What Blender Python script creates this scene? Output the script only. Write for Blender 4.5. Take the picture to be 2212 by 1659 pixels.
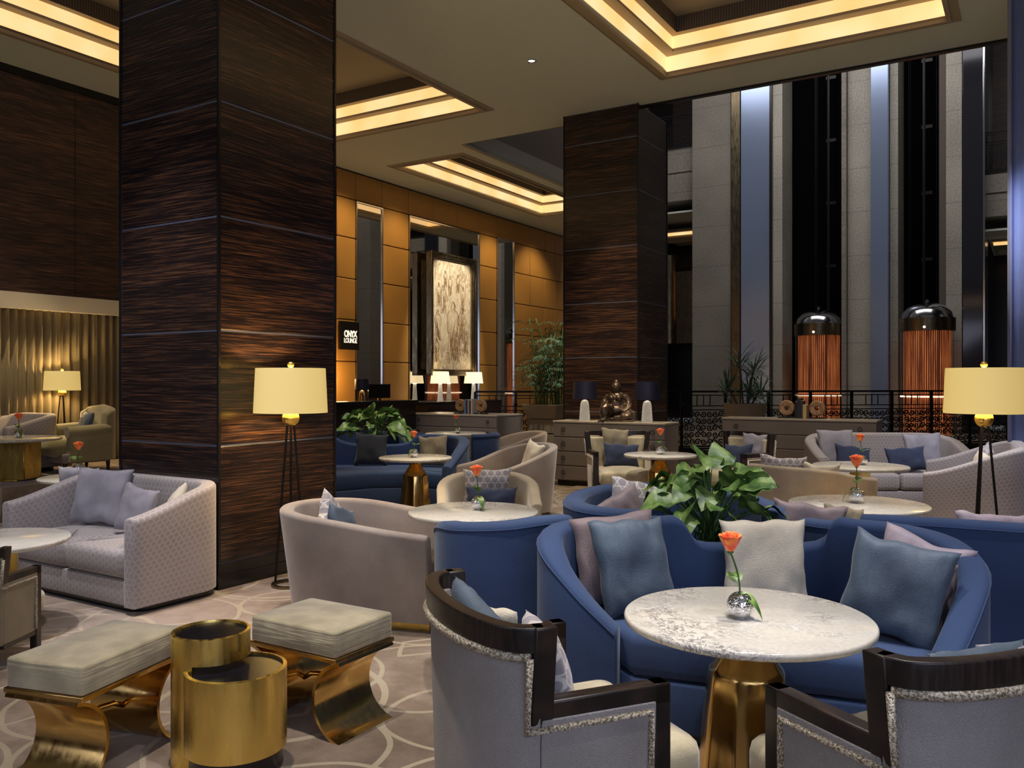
import bpy, bmesh, math, random
from mathutils import Vector, Matrix, noise
R = math.radians
for o in list(bpy.data.objects): bpy.data.objects.remove(o, do_unlink=True)
SC = bpy.context.scene
COL = SC.collection
random.seed(7)

# ---------------------------------------------------------------- camera, world, light, exposure
cam = bpy.data.cameras.new('camera'); camo = bpy.data.objects.new('camera', cam); COL.objects.link(camo)
camo.location = (0, 0, 1.5); camo.rotation_euler = (R(90), 0, 0)
cam.sensor_width = 36; cam.lens = 36 * 1835 / 2212; cam.shift_y = -4.5 / 2212; cam.clip_end = 200
SC.camera = camo
vs = SC.view_settings
vs.view_transform = 'Standard'; vs.look = 'None'; vs.gamma = 1; vs.use_curve_mapping = False; vs.exposure = 0.3
wd = bpy.data.worlds.new('world'); SC.world = wd; wd.use_nodes = True
wd.node_tree.nodes['Background'].inputs[0].default_value = (0.75, 0.76, 0.80, 1)
wd.node_tree.nodes['Background'].inputs[1].default_value = 0.06
A = R(31.63); CA, SA = math.cos(A), math.sin(A)
def b2w(x, y): return (CA * x + SA * y, -SA * x + CA * y)      # plan of the building -> world (the building is turned 31.6 degrees)

def light(name, kind, loc, power, col, rot=(0, 0, 0), **k):
    l = bpy.data.lights.new(name, kind); l.energy = power; l.color = col
    for a, v in k.items(): setattr(l, a, v)
    o = bpy.data.objects.new(name, l); COL.objects.link(o); o.location = loc; o.rotation_euler = rot
    return o
WARM = (1.0, 0.80, 0.52); NEUT = (1.0, 0.90, 0.78); COOL = (0.66, 0.74, 1.0); PALE = (0.97, 0.93, .97)
# evening daylight through the tall windows behind and to the right of the seats
light('window_light', 'AREA', (2.5, -4.2, 2.9), 190, COOL, (R(68), 0, R(20)), shape='RECTANGLE', size=7, size_y=4)
light('window_light', 'AREA', (-6.5, -2.5, 3.4), 110, (.80, .82, 1.0), (R(66), 0, R(-50)), shape='RECTANGLE', size=5, size_y=4)
SPOTS = [  # x, y, aim x, aim y, watts, colour, cone
    (.9, 3.2, .85, 2.95, 350, NEUT, 30), (-.1, 4.9, -.2, 5.3, 460, NEUT, 36), (-1.2, 3.2, -1.0, 3.6, 480, NEUT, 44),
    (-3.0, 5.0, -2.9, 5.9, 460, PALE, 46), (-1.1, 5.0, -1.3, 5.4, 330, PALE, 40), (1.1, 4.0, 1.3, 4.0, 330, PALE, 48),
    (.25, 2.2, -.1, 2.7, 300, PALE, 40), (1.7, 1.6, 1.6, 2.1, 260, PALE, 40), (2.3, 5.4, 2.3, 5.65, 460, NEUT, 38),
    (3.3, 7.6, 3.35, 8.0, 480, NEUT, 42), (4.4, 8.4, 4.5, 9.4, 480, NEUT, 52), (1.5, 9.0, 1.6, 9.4, 520, NEUT, 40),
    (-1.0, 8.9, -1.0, 9.1, 460, WARM, 34), (.1, 7.4, 0, 7.6, 460, NEUT, 50), (1.2, 11.6, 1.4, 12.6, 300, WARM, 46),
    (.2, 10.3, .3, 9.9, 420, NEUT, 50), (-1.2, 13.6, -1.2, 13.9, 420, NEUT, 46), (3.6, 11.4, 3.9, 12.4, 300, WARM, 48),
    (-4.6, 7.4, -4.0, 8.0, 460, NEUT, 40), (2.3, 3.9, 2.6, 4.3, 180, PALE, 46), (5.2, 7.6, 5.6, 8.9, 500, COOL, 50),  # last beam added to brighten the blue drape
    (-.9, 5.2, -1.55, 6.4, 160, WARM, 34), (1.15, 10.3, 1.3, 12.9, 420, WARM, 36), (-3.2, 4.4, -3.1, 5.0, 300, PALE, 30),
    (-6.0, 10.2, -5.6, 10.8, 340, WARM, 40), (-1.6, 10.0, -1.8, 11.1, 420, NEUT, 26), (.9, 14.2, .7, 15.9, 620, NEUT, 30)]  # last two added to brighten the left plant and the palm
WASH = [(-10.2, 12.1, 110), (-10.2, 13.75, 95), (-10.2, 17.3, 90), (-10.2, 19.3, 85), (-10.2, 9.9, 80)]   # fill spots added to brighten the ochre wall (plan x, y, watts)
for x, y, w in WASH:
    p = b2w(x, y); q = b2w(-11.3, y); d = Vector((q[0] - p[0], q[1] - p[1], -2.6))
    light('ochre_wall_fill', 'SPOT', (*p, 5.55), w, (1, .74, .42), d.to_track_quat('-Z', 'Y').to_euler(), spot_size=R(95), spot_blend=.8, shadow_soft_size=.08)
p = b2w(-9.2, 15.5); q = b2w(-11.1, 15.5); d = Vector((q[0] - p[0], q[1] - p[1], -2.5))
light('drawing_fill_light', 'SPOT', (*p, 5.5), 420, (1, .86, .66), d.to_track_quat('-Z', 'Y').to_euler(), spot_size=R(48), spot_blend=.4, shadow_soft_size=.05)  # extra spot added so the drawing reads brighter
for x, y, tx, ty, w, c, an in SPOTS:
    d = Vector((tx - x, ty - y, -5.2))
    light('downlight_or_fill_beam', 'SPOT', (x, y, 5.55), w, c, d.to_track_quat('-Z', 'Y').to_euler(),
          spot_size=R(an), spot_blend=.7, shadow_soft_size=.06)

# ---------------------------------------------------------------- materials
def mat(name, col=(.5, .5, .5), rough=.6, metal=0, **k):
    m = bpy.data.materials.new(name); m.use_nodes = True
    b = m.node_tree.nodes['Principled BSDF']
    b.inputs['Base Color'].default_value = (*col, 1); b.inputs['Roughness'].default_value = rough
    b.inputs['Metallic'].default_value = metal
    for a, v in k.items(): b.inputs[a.replace('_', ' ')].default_value = v
    return m
class NT:
    def __init__(s, m): s.t = m.node_tree; s.b = s.t.nodes['Principled BSDF']
    def n(s, kind, **k):
        x = s.t.nodes.new('ShaderNode' + kind)
        for a, v in k.items():
            if isinstance(v, bpy.types.NodeSocket): s.t.links.new(v, x.inputs[a])
            elif a in x.inputs.keys() or a.replace('_', ' ') in x.inputs.keys():
                i = x.inputs[a if a in x.inputs.keys() else a.replace('_', ' ')]
                if isinstance(v, bpy.types.NodeSocket): s.t.links.new(v, i)
                else: i.default_value = v
            else: setattr(x, a, v)
        return x
    def l(s, a, b): s.t.links.new(a, b)
    def math(s, op, a, b=None, c=None):
        x = s.t.nodes.new('ShaderNodeMath'); x.operation = op
        for i, v in enumerate((a, b, c)):
            if v is None: continue
            if isinstance(v, bpy.types.NodeSocket): s.l(v, x.inputs[i])
            else: x.inputs[i].default_value = v
        return x.outputs[0]
    def co(s, kind='Object', scale=(1, 1, 1), rot=(0, 0, 0)):
        t = s.n('TexCoord'); mp = s.n('Mapping'); s.l(t.outputs[kind], mp.inputs[0])
        mp.inputs['Scale'].default_value = scale; mp.inputs['Rotation'].default_value = rot
        return mp.outputs[0]
    def noise(s, co, scale=5, detail=3, rough=.5, dist=0):
        x = s.n('TexNoise'); s.l(co, x.inputs['Vector']); x.inputs['Scale'].default_value = scale
        x.inputs['Detail'].default_value = detail; x.inputs['Roughness'].default_value = rough
        x.inputs['Distortion'].default_value = dist
        return x.outputs['Fac']
    def ramp(s, f, stops, interp='LINEAR'):
        x = s.t.nodes.new('ShaderNodeValToRGB'); s.l(f, x.inputs[0]); x.color_ramp.interpolation = interp
        e = x.color_ramp.elements
        while len(e) < len(stops): e.new(.5)
        for i, (p, c) in enumerate(stops):
            e[i].position = p; e[i].color = (*c, 1) if len(c) == 3 else c
        return x.outputs[0]
    def mix(s, f, a, b, bt='MIX'):
        x = s.t.nodes.new('ShaderNodeMix'); x.data_type = 'RGBA'; x.blend_type = bt
        for i, v in ((0, f), (6, a), (7, b)):
            if isinstance(v, bpy.types.NodeSocket): s.l(v, x.inputs[i])
            else: x.inputs[i].default_value = v if i == 0 else (*v, 1)
        return x.outputs[2]
    def bump(s, h, st=.3, d=.01):
        x = s.t.nodes.new('ShaderNodeBump'); s.l(h, x.inputs['Height']); x.inputs['Strength'].default_value = st
        x.inputs['Distance'].default_value = d; s.l(x.outputs[0], s.b.inputs['Normal'])
    def col(s, c): s.l(c, s.b.inputs['Base Color'])
    def rough(s, c): s.l(c, s.b.inputs['Roughness'])

def gray(v): return (v, v, v)
def fabric(name, col, col2=None, sheen=.35, weave=900, rough=.9, blotch=2.2, bump=.25, sheencol=None, crease=.6):
    m = mat(name, col, rough, Sheen_Weight=sheen, Sheen_Roughness=.45)
    m.node_tree.nodes['Principled BSDF'].inputs['Sheen Tint'].default_value = (*(sheencol or (1, .96, .92)), 1)
    t = NT(m); co = t.co('Object')
    n1 = t.noise(co, blotch, 3, .55); n2 = t.noise(co, weave / 6, 2, .6)
    col2 = col2 or tuple(c * .72 for c in col)
    f = t.math('ADD', t.math('MULTIPLY', n1, .75), t.math('MULTIPLY', n2, .25))
    t.col(t.ramp(f, [(.36, col2), (.62, col)]))
    n3 = t.noise(co, max(4, blotch * 1.3), 1, .4, .6)
    t.bump(t.math('ADD', t.math('MULTIPLY', n2, .12 + bump * .2), t.math('MULTIPLY', n3, crease)), bump * 1.2, .02)
    return m
def honeycomb(name, c1, c2, size=.055, uv=True):
    m = mat(name, c1, .75, Sheen_Weight=.3)
    t = NT(m); co = t.co('UV' if uv else 'Object')
    sp = t.n('SeparateXYZ'); t.l(co, sp.inputs[0]); u, v = sp.outputs[0], sp.outputs[1]
    def cell(ou, ov):
        a = t.math('SUBTRACT', t.math('FRACT', t.math('ADD', t.math('DIVIDE', u, size), ou)), .5)
        b = t.math('MULTIPLY', t.math('SUBTRACT', t.math('FRACT', t.math('ADD', t.math('DIVIDE', v, size * 1.732), ov)), .5), 1.732)
        return t.math('SQRT', t.math('ADD', t.math('MULTIPLY', a, a), t.math('MULTIPLY', b, b)))
    d = t.math('MINIMUM', cell(0, 0), cell(.5, .5))
    ring = t.math('LESS_THAN', t.math('ABSOLUTE', t.math('SUBTRACT', d, .45)), .055)
    n = t.noise(t.co('Object'), 3, 3); n2 = t.noise(t.co('Object'), 160, 2)
    base = t.ramp(t.math('ADD', t.math('MULTIPLY', n, .7), t.math('MULTIPLY', n2, .3)), [(.35, tuple(c * .8 for c in c1)), (.65, c1)])
    t.col(t.mix(ring, base, c2)); t.bump(ring, .3, .003)
    return m
def ebony(name, horiz=True, c=1.0, rough=.22):
    m = mat(name, (.02, .012, .01), rough)
    t = NT(m)
    co = t.co('Object', (1.5, 1.5, 62) if horiz else (62, 62, 1.5))
    n = t.noise(co, 1.9, 4, .6, .25)
    co2 = t.co('Object', (.25, .25, 6) if horiz else (6, 6, .25)); n2 = t.noise(co2, 1.3, 2, .5)
    f = t.math('ADD', t.math('MULTIPLY', n, .78), t.math('MULTIPLY', n2, .22))
    t.col(t.ramp(f, [(.40, (.010 * c, .007 * c, .009 * c)), (.50, (.026 * c, .015 * c, .013 * c)), (.58, (.075 * c, .036 * c, .021 * c)), (.70, (.19 * c, .085 * c, .04 * c))]))
    t.bump(n, .08, .004)
    return m
M = {}
M['ebony'] = ebony('macassar_ebony_veneer'); M['ebony_dark'] = ebony('dark_stained_veneer', True, .55, .3)
M['ebony_wall'] = ebony('wall_veneer', True, 1.5, .5)
M['seam'] = mat('brushed_seam', (.16, .19, .28), .35, .5)
M['black'] = mat('black_lacquer', (.012, .010, .010), .25)
M['darkwood'] = mat('espresso_wood', (.022, .014, .011), .36)
_t = NT(M['darkwood']); _n = _t.noise(_t.co('Object', (40, 4, 4)), 2, 3); _t.col(_t.ramp(_n, [(.4, (.012, .008, .007)), (.7, (.04, .024, .018))]))
M['plaster'] = mat('painted_plaster', (.62, .66, .56), .85)
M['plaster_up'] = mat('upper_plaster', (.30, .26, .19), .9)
M['mould'] = mat('moulding', (.40, .32, .20), .6)
M['ribbed'] = mat('ribbed_band', (.085, .065, .052), .7)
_t = NT(M['ribbed']); _s = _t.n('SeparateXYZ'); _t.l(_t.co('UV'), _s.inputs[0])
_w = _t.math('SINE', _t.math('MULTIPLY', _s.outputs[0], 180)); _t.col(_t.ramp(_t.math('MULTIPLY_ADD', _w, .5, .5), [(0, (.05, .04, .032)), (1, (.13, .10, .078))])); _t.bump(_w, .5, .01)
def emit(name, col, st, base=(.8, .8, .8)):
    m = mat(name, base, .6); b = m.node_tree.nodes['Principled BSDF']
    b.inputs['Emission Color'].default_value = (*col, 1); b.inputs['Emission Strength'].default_value = st
    return m
M['cove'] = emit('painted_cove_glow', (1.0, .66, .30), .86, (.7, .55, .3))  # LED wash on the cove plaster put into its emission
_t = NT(M['cove']); _n = _t.noise(_t.co('Object'), 1.3, 2); _t.l(_t.ramp(_n, [(.35, (1.0, .56, .20)), (.65, (1.0, .72, .38))]), _t.b.inputs['Emission Color'])
M['shade'] = emit('lit_linen_shade', (1.0, .70, .22), .43, (.55, .46, .22))
M['shade_white'] = emit('lit_white_shade', (1.0, .80, .48), .95, (.8, .75, .6))
M['spotglass'] = emit('downlight_lens', (1, .97, .95), 2.5)
M['signlit'] = emit('sign_letters', (1, .86, .68), .8)
M['navyshade'] = mat('navy_shade', (.012, .014, .045), .55)
M['bulb'] = emit('bulb_glow', (1, .85, .6), 3.0)
# carpet
def carpet():
    m = mat('patterned_carpet', (.3, .2, .16), .95, Sheen_Weight=.25)
    t = NT(m); co0 = t.co('Object'); wn = t.n('TexNoise'); t.l(co0, wn.inputs['Vector']); wn.inputs['Scale'].default_value = .9
    ad = t.n('VectorMath'); ad.operation = 'MULTIPLY_ADD'; t.l(wn.outputs['Color'], ad.inputs[0]); ad.inputs[1].default_value = (.22, .22, 0); t.l(co0, ad.inputs[2])
    def sepxy(v):
        sp = t.n('SeparateXYZ'); t.l(v, sp.inputs[0]); return sp.outputs[0], sp.outputs[1]
    u, v = sepxy(ad.outputs[0])
    P = 1.02
    def ringgrid(ou, ov, r, w, P=P):
        a = t.math('SUBTRACT', t.math('FRACT', t.math('ADD', t.math('DIVIDE', u, P), ou)), .5)
        b = t.math('SUBTRACT', t.math('FRACT', t.math('ADD', t.math('DIVIDE', v, P), ov)), .5)
        d = t.math('SQRT', t.math('ADD', t.math('MULTIPLY', a, a), t.math('MULTIPLY', b, b)))
        return t.math('LESS_THAN', t.math('ABSOLUTE', t.math('SUBTRACT', d, r)), w)
    def dia(ou, ov, r, w):
        a = t.math('ABSOLUTE', t.math('SUBTRACT', t.math('FRACT', t.math('ADD', t.math('DIVIDE', u, P), ou)), .5))
        b = t.math('ABSOLUTE', t.math('SUBTRACT', t.math('FRACT', t.math('ADD', t.math('DIVIDE', v, P), ov)), .5))
        d = t.math('ADD', a, t.math('MULTIPLY', b, .8))
        return t.math('LESS_THAN', t.math('ABSOLUTE', t.math('SUBTRACT', d, r)), w)
    g = t.math('MAXIMUM', ringgrid(0, 0, .46, .012), ringgrid(.5, .31, .38, .012))
    g = t.math('MAXIMUM', g, dia(.27, .66, .15, .016))
    g = t.math('MAXIMUM', g, ringgrid(.2, .8, .30, .010, P * 1.7))
    n = t.noise(co0, .55, 3, .6); n3 = t.noise(co0, 5, 4, .7); n2 = t.noise(co0, 220, 2)
    f = t.math('ADD', t.math('MULTIPLY', n, .6), t.math('ADD', t.math('MULTIPLY', n3, .28), t.math('MULTIPLY', n2, .12)))
    base = t.ramp(f, [(.37, (.10, .066, .036)), (.48, (.20, .142, .096)), (.58, (.33, .255, .205))])
    t.col(t.mix(t.math('MULTIPLY', g, .52), base, (.50, .44, .30)))
    t.bump(t.math('ADD', t.math('MULTIPLY', g, -.8), t.math('ADD', t.math('MULTIPLY', n2, .5), n3)), .35, .012)
    return m
M['carpet'] = carpet()
M['stone_floor'] = mat('polished_stone_floor', (.30, .24, .17), .18)
_t = NT(M['stone_floor']); _n = _t.noise(_t.co('Object'), 1.4, 5, .6); _t.col(_t.ramp(_n, [(.35, (.16, .12, .085)), (.65, (.34, .28, .20))]))
def marble(name, seed):
    m = mat(name, (.8, .78, .72), .14)
    t = NT(m); co = t.co('Object', (1, 1, 1), (0, 0, seed)); 
    w = t.n('TexNoise'); t.l(co, w.inputs['Vector']); w.inputs['Scale'].default_value = 3.2 + seed % 1; w.inputs['Detail'].default_value = 6
    ad = t.n('VectorMath'); ad.operation = 'MULTIPLY_ADD'; t.l(w.outputs['Color'], ad.inputs[0]); ad.inputs[1].default_value = (.5, .5, .5); t.l(co, ad.inputs[2])
    n = t.noise(ad.outputs[0], 17, 6, .66, .9); n2 = t.noise(co, 2.6, 2, .5); n3 = t.noise(co, 60, 3, .7)
    v = t.math('ABSOLUTE', t.math('SUBTRACT', n, .5))
    vein = t.ramp(v, [(0, gray(1)), (.02, gray(.75)), (.045, gray(0))])
    msk = t.ramp(n2, [(.47, gray(.08)), (.62, gray(1))])
    f = t.math('MULTIPLY', vein, msk)
    base = t.ramp(t.math('ADD', t.math('MULTIPLY', n2, .6), t.math('MULTIPLY', n3, .4)), [(.35, (.56, .53, .46)), (.6, (.74, .70, .61))])
    t.col(t.mix(t.math('MULTIPLY', f, .85), base, (.10, .085, .10)))
    return m
MARB = [marble('white_veined_marble', s * 1.37) for s in range(4)]
def brass(name, col, rough, aniso=False):
    m = mat(name, col, rough, 1)
    t = NT(m); n = t.noise(t.co('Object', (14, 14, 1.5)), 2.4, 4, .6); n2 = t.noise(t.co('Object'), 3, 2)
    t.rough(t.ramp(n, [(.3, gray(rough * .6)), (.7, gray(rough * 1.5))]))
    t.col(t.ramp(n2, [(.35, tuple(c * .8 for c in col)), (.65, col)]))
    return m
M['brass'] = brass('polished_brass', (.78, .50, .17), .17); M['brass_brushed'] = brass('brushed_brass', (.97, .70, .20), .30)
M['bronze'] = brass('antique_bronze', (.24, .19, .12), .3); M['rosegold'] = brass('rose_brass', (.82, .55, .20), .18)
M['blackglass'] = mat('black_glass', (.008, .008, .011), .22, Specular_IOR_Level=.25)
M['iron'] = mat('blackened_iron', (.014, .012, .012), .4, .6)
M['chrome'] = mat('crackled_mirror_glass', (.86, .87, .9), .1, 1)
_t = NT(M['chrome']); _v = _t.n('TexVoronoi'); _v.feature = 'DISTANCE_TO_EDGE'; _t.l(_t.co('Object'), _v.inputs['Vector']); _v.inputs['Scale'].default_value = 95
_t.bump(_t.ramp(_v.outputs['Distance'], [(0, gray(0)), (.12, gray(1))]), .6, .002)
M['steel'] = mat('polished_steel', (.6, .6, .62), .16, 1)
M['mirror'] = mat('mirror_glass', (.62, .60, .55), .02, 1)
M['crystal'] = mat('moulded_crystal', (.95, .93, .9), .05, 0, Transmission_Weight=.9, IOR=1.45)
_t = NT(M['crystal']); _n = _t.noise(_t.co('Object', (30, 30, 9)), 1, 2, .5, 1.5); _t.bump(_n, 1.0, .03)
_t.b.inputs['Emission Color'].default_value = (1, .88, .7, 1); _t.b.inputs['Emission Strength'].default_value = .07
M['beige'] = fabric('beige_velvet', (.58, .48, .34), (.34, .28, .20), .5)
M['taupe'] = fabric('taupe_velvet', (.36, .30, .26), (.22, .18, .16), .5)
M['linen'] = fabric('silver_grey_linen', (.44, .41, .39), (.27, .245, .23), .3, 1500, .7, 2.0, .8)
M['honey'] = honeycomb('taupe_trellis_fabric', (.34, .30, .30), (.41, .37, .36), .044)
M['honey_cush'] = honeycomb('grey_trellis_cushion_fabric', (.34, .31, .34), (.62, .58, .54), .06)
M['blue'] = fabric('royal_blue_wool', (.034, .072, .178), (.021, .044, .118), .22, 1400, .85, 1.4, .3, (.7, .78, .9))
M['velvet'] = fabric('champagne_velvet', (.62, .53, .34), (.34, .285, .17), .8, 1400, .8, 5, .3)
M['cream'] = fabric('cream_linen', (.78, .71, .57), (.60, .53, .41), .3, 1400, .8, 4, .5)
M['lav'] = fabric('lavender_grey_silk', (.37, .35, .40), (.25, .24, .28), .15, 1000, .7, 4)
M['slate'] = fabric('slate_blue_silk', (.10, .145, .20), (.055, .08, .12), .12, 800, .62, 5, .3)
M['mauve'] = fabric('mauve_silk', (.29, .22, .225), (.17, .13, .14), .12, 800, .65, 5)
M['navy'] = fabric('navy_cotton', (.035, .05, .10), (.025, .035, .075), .15)
M['charcoal'] = fabric('charcoal_cotton', (.035, .038, .045), (.022, .024, .03), .15)
M['khaki'] = fabric('khaki_linen', (.30, .25, .16), (.2, .165, .11), .2)
M['pinkish'] = fabric('pale_pink_silk', (.46, .38, .42), (.30, .25, .31), .12, 800, .62, 5)
M['moss'] = fabric('olive_gold_velvet', (.42, .36, .18), (.28, .24, .12), .7)
M['gimp'] = mat('braided_gimp', (.33, .27, .17), .6, .35)
_t = NT(M['gimp']); _n = _t.noise(_t.co('Object'), 150, 2, .6); _t.col(_t.ramp(_n, [(.4, (.22, .17, .10)), (.6, (.80, .72, .58))])); _t.bump(_n, 1, .006)
M['leather'] = fabric('taupe_leather_credenza', (.235, .20, .18), (.19, .16, .145), .1, 600, .5, .8, .12)
M['stonetop'] = mat('pale_stone_top', (.45, .40, .33), .2)
M['ochre'] = fabric('ochre_padded_leather', (.50, .26, .055), (.40, .20, .04), .05, 500, .5, .5, .1)
def granite(name, c):
    m = mat(name, c, .55); t = NT(m); n = t.noise(t.co('Object'), 22, 4, .8); n2 = t.noise(t.co('Object'), .5, 2)
    sp = t.n('SeparateXYZ'); t.l(t.co('Object'), sp.inputs[0])
    j = t.math('LESS_THAN', t.math('FRACT', t.math('DIVIDE', sp.outputs[2], 1.35)), .012)
    b = t.ramp(t.math('ADD', t.math('MULTIPLY', n, .7), t.math('MULTIPLY', n2, .3)), [(.38, tuple(x * .5 for x in c)), (.58, c)])
    t.col(t.mix(j, b, tuple(x * .45 for x in c))); return m
M['velvet_fold'] = fabric('champagne_velvet_folds', (.60, .52, .33), (.30, .25, .155), .8, 1400, .8, 5, .3)
_t = NT(M['velvet_fold']); _n = _t.noise(_t.co('Object', (2.5, 2.5, 38)), 1.6, 3, .5, .6)
_b = _t.t.nodes.new('ShaderNodeBump'); _b.inputs['Strength'].default_value = .55; _b.inputs['Distance'].default_value = .012; _t.l(_n, _b.inputs['Height']); _t.l(_b.outputs[0], _t.b.inputs['Normal'])
M['granite'] = granite('pale_granite', (.42, .39, .33)); M['limestone'] = granite('grey_limestone', (.27, .24, .20))
M['bluemetal'] = mat('blue_grey_polished_panel', (.34, .42, .62), .22, .65)
M['darkglass'] = mat('dark_glazing', (.03, .03, .04), .08, .3)
M['shaft'] = mat('shaft_black', (.003, .003, .004), .9, Specular_IOR_Level=.0)
M['copper'] = mat('fluted_copper', (.55, .17, .06), .3, .8)
_t = NT(M['copper']); _s = _t.n('SeparateXYZ'); _t.l(_t.co('UV'), _s.inputs[0]); _w = _t.math('SINE', _t.math('MULTIPLY', _s.outputs[0], 90)); _t.bump(_w, .9, .03)
M['copperlit'] = emit('copper_slats_painted_glow', (1, .22, .04), .42, (.25, .08, .03))  # lamplight and streak highlights on the copper put into its emission
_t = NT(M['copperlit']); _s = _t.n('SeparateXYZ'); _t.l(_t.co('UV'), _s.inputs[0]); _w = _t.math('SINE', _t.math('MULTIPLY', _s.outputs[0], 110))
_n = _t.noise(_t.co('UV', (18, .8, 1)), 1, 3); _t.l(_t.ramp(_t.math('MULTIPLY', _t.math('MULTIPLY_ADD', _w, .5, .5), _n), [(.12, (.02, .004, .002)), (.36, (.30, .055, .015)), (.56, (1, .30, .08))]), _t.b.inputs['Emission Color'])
M['glass'] = mat('clear_glass', (1, 1, 1), .02, 0, Transmission_Weight=1, IOR=1.1)
M['leaf'] = mat('glossy_green_leaf', (.045, .13, .03), .42)
_t = NT(M['leaf']); _n = _t.noise(_t.co('Object'), 14, 3); _t.col(_t.ramp(_n, [(.33, (.035, .095, .02)), (.50, (.13, .25, .05)), (.66, (.34, .46, .14))]))
M['stem'] = mat('green_stem', (.06, .14, .03), .5)
M['bamboo'] = mat('palm_leaf', (.035, .10, .045), .5)
_t = NT(M['bamboo']); _n = _t.noise(_t.co('Object'), 9, 3); _t.col(_t.ramp(_n, [(.35, (.02, .06, .03)), (.56, (.09, .20, .09)), (.70, (.24, .36, .22))]))
M['trunk'] = mat('brown_trunk', (.10, .075, .05), .9)
M['soil'] = mat('potting_soil', (.02, .014, .01), 1)
M['roseor'] = mat('orange_rose_petal', (.95, .16, .02), .5, Sheen_Weight=.3)
_t = NT(M['roseor']); _n = _t.noise(_t.co('Object'), 45, 2); _t.col(_t.ramp(_n, [(.35, (.85, .05, .015)), (.55, (.98, .20, .02)), (.72, (1, .48, .05))]))
M['curtain'] = fabric('bronze_curtain', (.30, .235, .12), (.20, .155, .08), .3, 500, .8, .6, .1)
M['drape'] = fabric('blue_drape', (.20, .25, .50), (.13, .17, .36), .4, 500, .7, .6, .1)
M['planterbox'] = fabric('beige_leather_planter', (.34, .27, .17), (.26, .2, .13), .1, 500, .6, .6, .1)
M['woodring'] = mat('pale_carved_wood', (.42, .24, .12), .5)
_t = NT(M['woodring']); _n = _t.noise(_t.co('Object'), 25, 3); _t.col(_t.ramp(_n, [(.35, (.28, .15, .08)), (.65, (.52, .32, .17))]))
M['paper'] = mat('book_pages', (.7, .6, .42), .8)
M['statue'] = mat('dark_bronze_statue', (.11, .08, .06), .36, .65)

# ---------------------------------------------------------------- mesh helpers
def mkobj(name, bm, m=None, parent=None, loc=None, rz=0, smooth=True, bevel=0, bseg=2, angle=35, rot=None):
    me = bpy.data.meshes.new(name)
    bmesh.ops.recalc_face_normals(bm, faces=bm.faces[:]); bm.to_mesh(me); bm.free()
    if m:
        for x in (m if isinstance(m, (list, tuple)) else [m]): me.materials.append(x)
    o = bpy.data.objects.new(name, me); COL.objects.link(o)
    if parent: o.parent = parent
    if loc: o.location = loc
    o.rotation_euler = rot if rot else (0, 0, rz)
    if smooth:
        try: me.shade_smooth()
        except Exception: me.polygons.foreach_set('use_smooth', [True] * len(me.polygons))
        if angle < 180:
            try: me.set_sharp_from_angle(angle=R(angle))
            except Exception: pass
    if bevel:
        b = o.modifiers.new('bevel', 'BEVEL'); b.width = bevel; b.segments = bseg; b.limit_method = 'ANGLE'; b.angle_limit = R(40); b.harden_normals = False
    return o
def thing(name, label, cat, loc=(0, 0, 0), rz=0, group=None):
    o = bpy.data.objects.new(name, None); COL.objects.link(o); o.location = loc; o.rotation_euler = (0, 0, rz); o.empty_display_size = .1
    return tag(o, label, cat, group)
def tag(o, label, cat=None, group=None):
    o['label'] = label
    if cat: o['category'] = cat
    if group: o['group'] = group
    return o
def struct(name, bm, m, rz=-A, **k):
    o = mkobj(name, bm, m, rz=rz, **k); o['kind'] = 'structure'; return o
def dup(root, loc, rz, label=None, group=None, scale=None):
    r = root.copy(); COL.objects.link(r); r.location = loc; r.rotation_euler = (0, 0, rz)
    if scale: r.scale = (scale,) * 3
    if label: r['label'] = label
    if group: r['group'] = group
    for ch in list(root.children):
        c = ch.copy(); COL.objects.link(c); c.parent = r
        for g in ch.children:
            d = g.copy(); COL.objects.link(d); d.parent = c
    return r
def NB(): return bmesh.new()
def box(bm, x0, x1, y0, y1, z0, z1, rz=0, o=(0, 0, 0)):
    c, s = math.cos(rz), math.sin(rz)
    v = [bm.verts.new((o[0] + c * x - s * y, o[1] + s * x + c * y, o[2] + z)) for z in (z0, z1) for x, y in ((x0, y0), (x1, y0), (x1, y1), (x0, y1))]
    for f in ((3, 2, 1, 0), (4, 5, 6, 7), (0, 1, 5, 4), (1, 2, 6, 5), (2, 3, 7, 6), (3, 0, 4, 7)): bm.faces.new([v[i] for i in f])
    return bm
def cbox(bm, cx, cy, cz, sx, sy, sz, rz=0): return box(bm, -sx / 2, sx / 2, -sy / 2, sy / 2, -sz / 2, sz / 2, rz, (cx, cy, cz))
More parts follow.
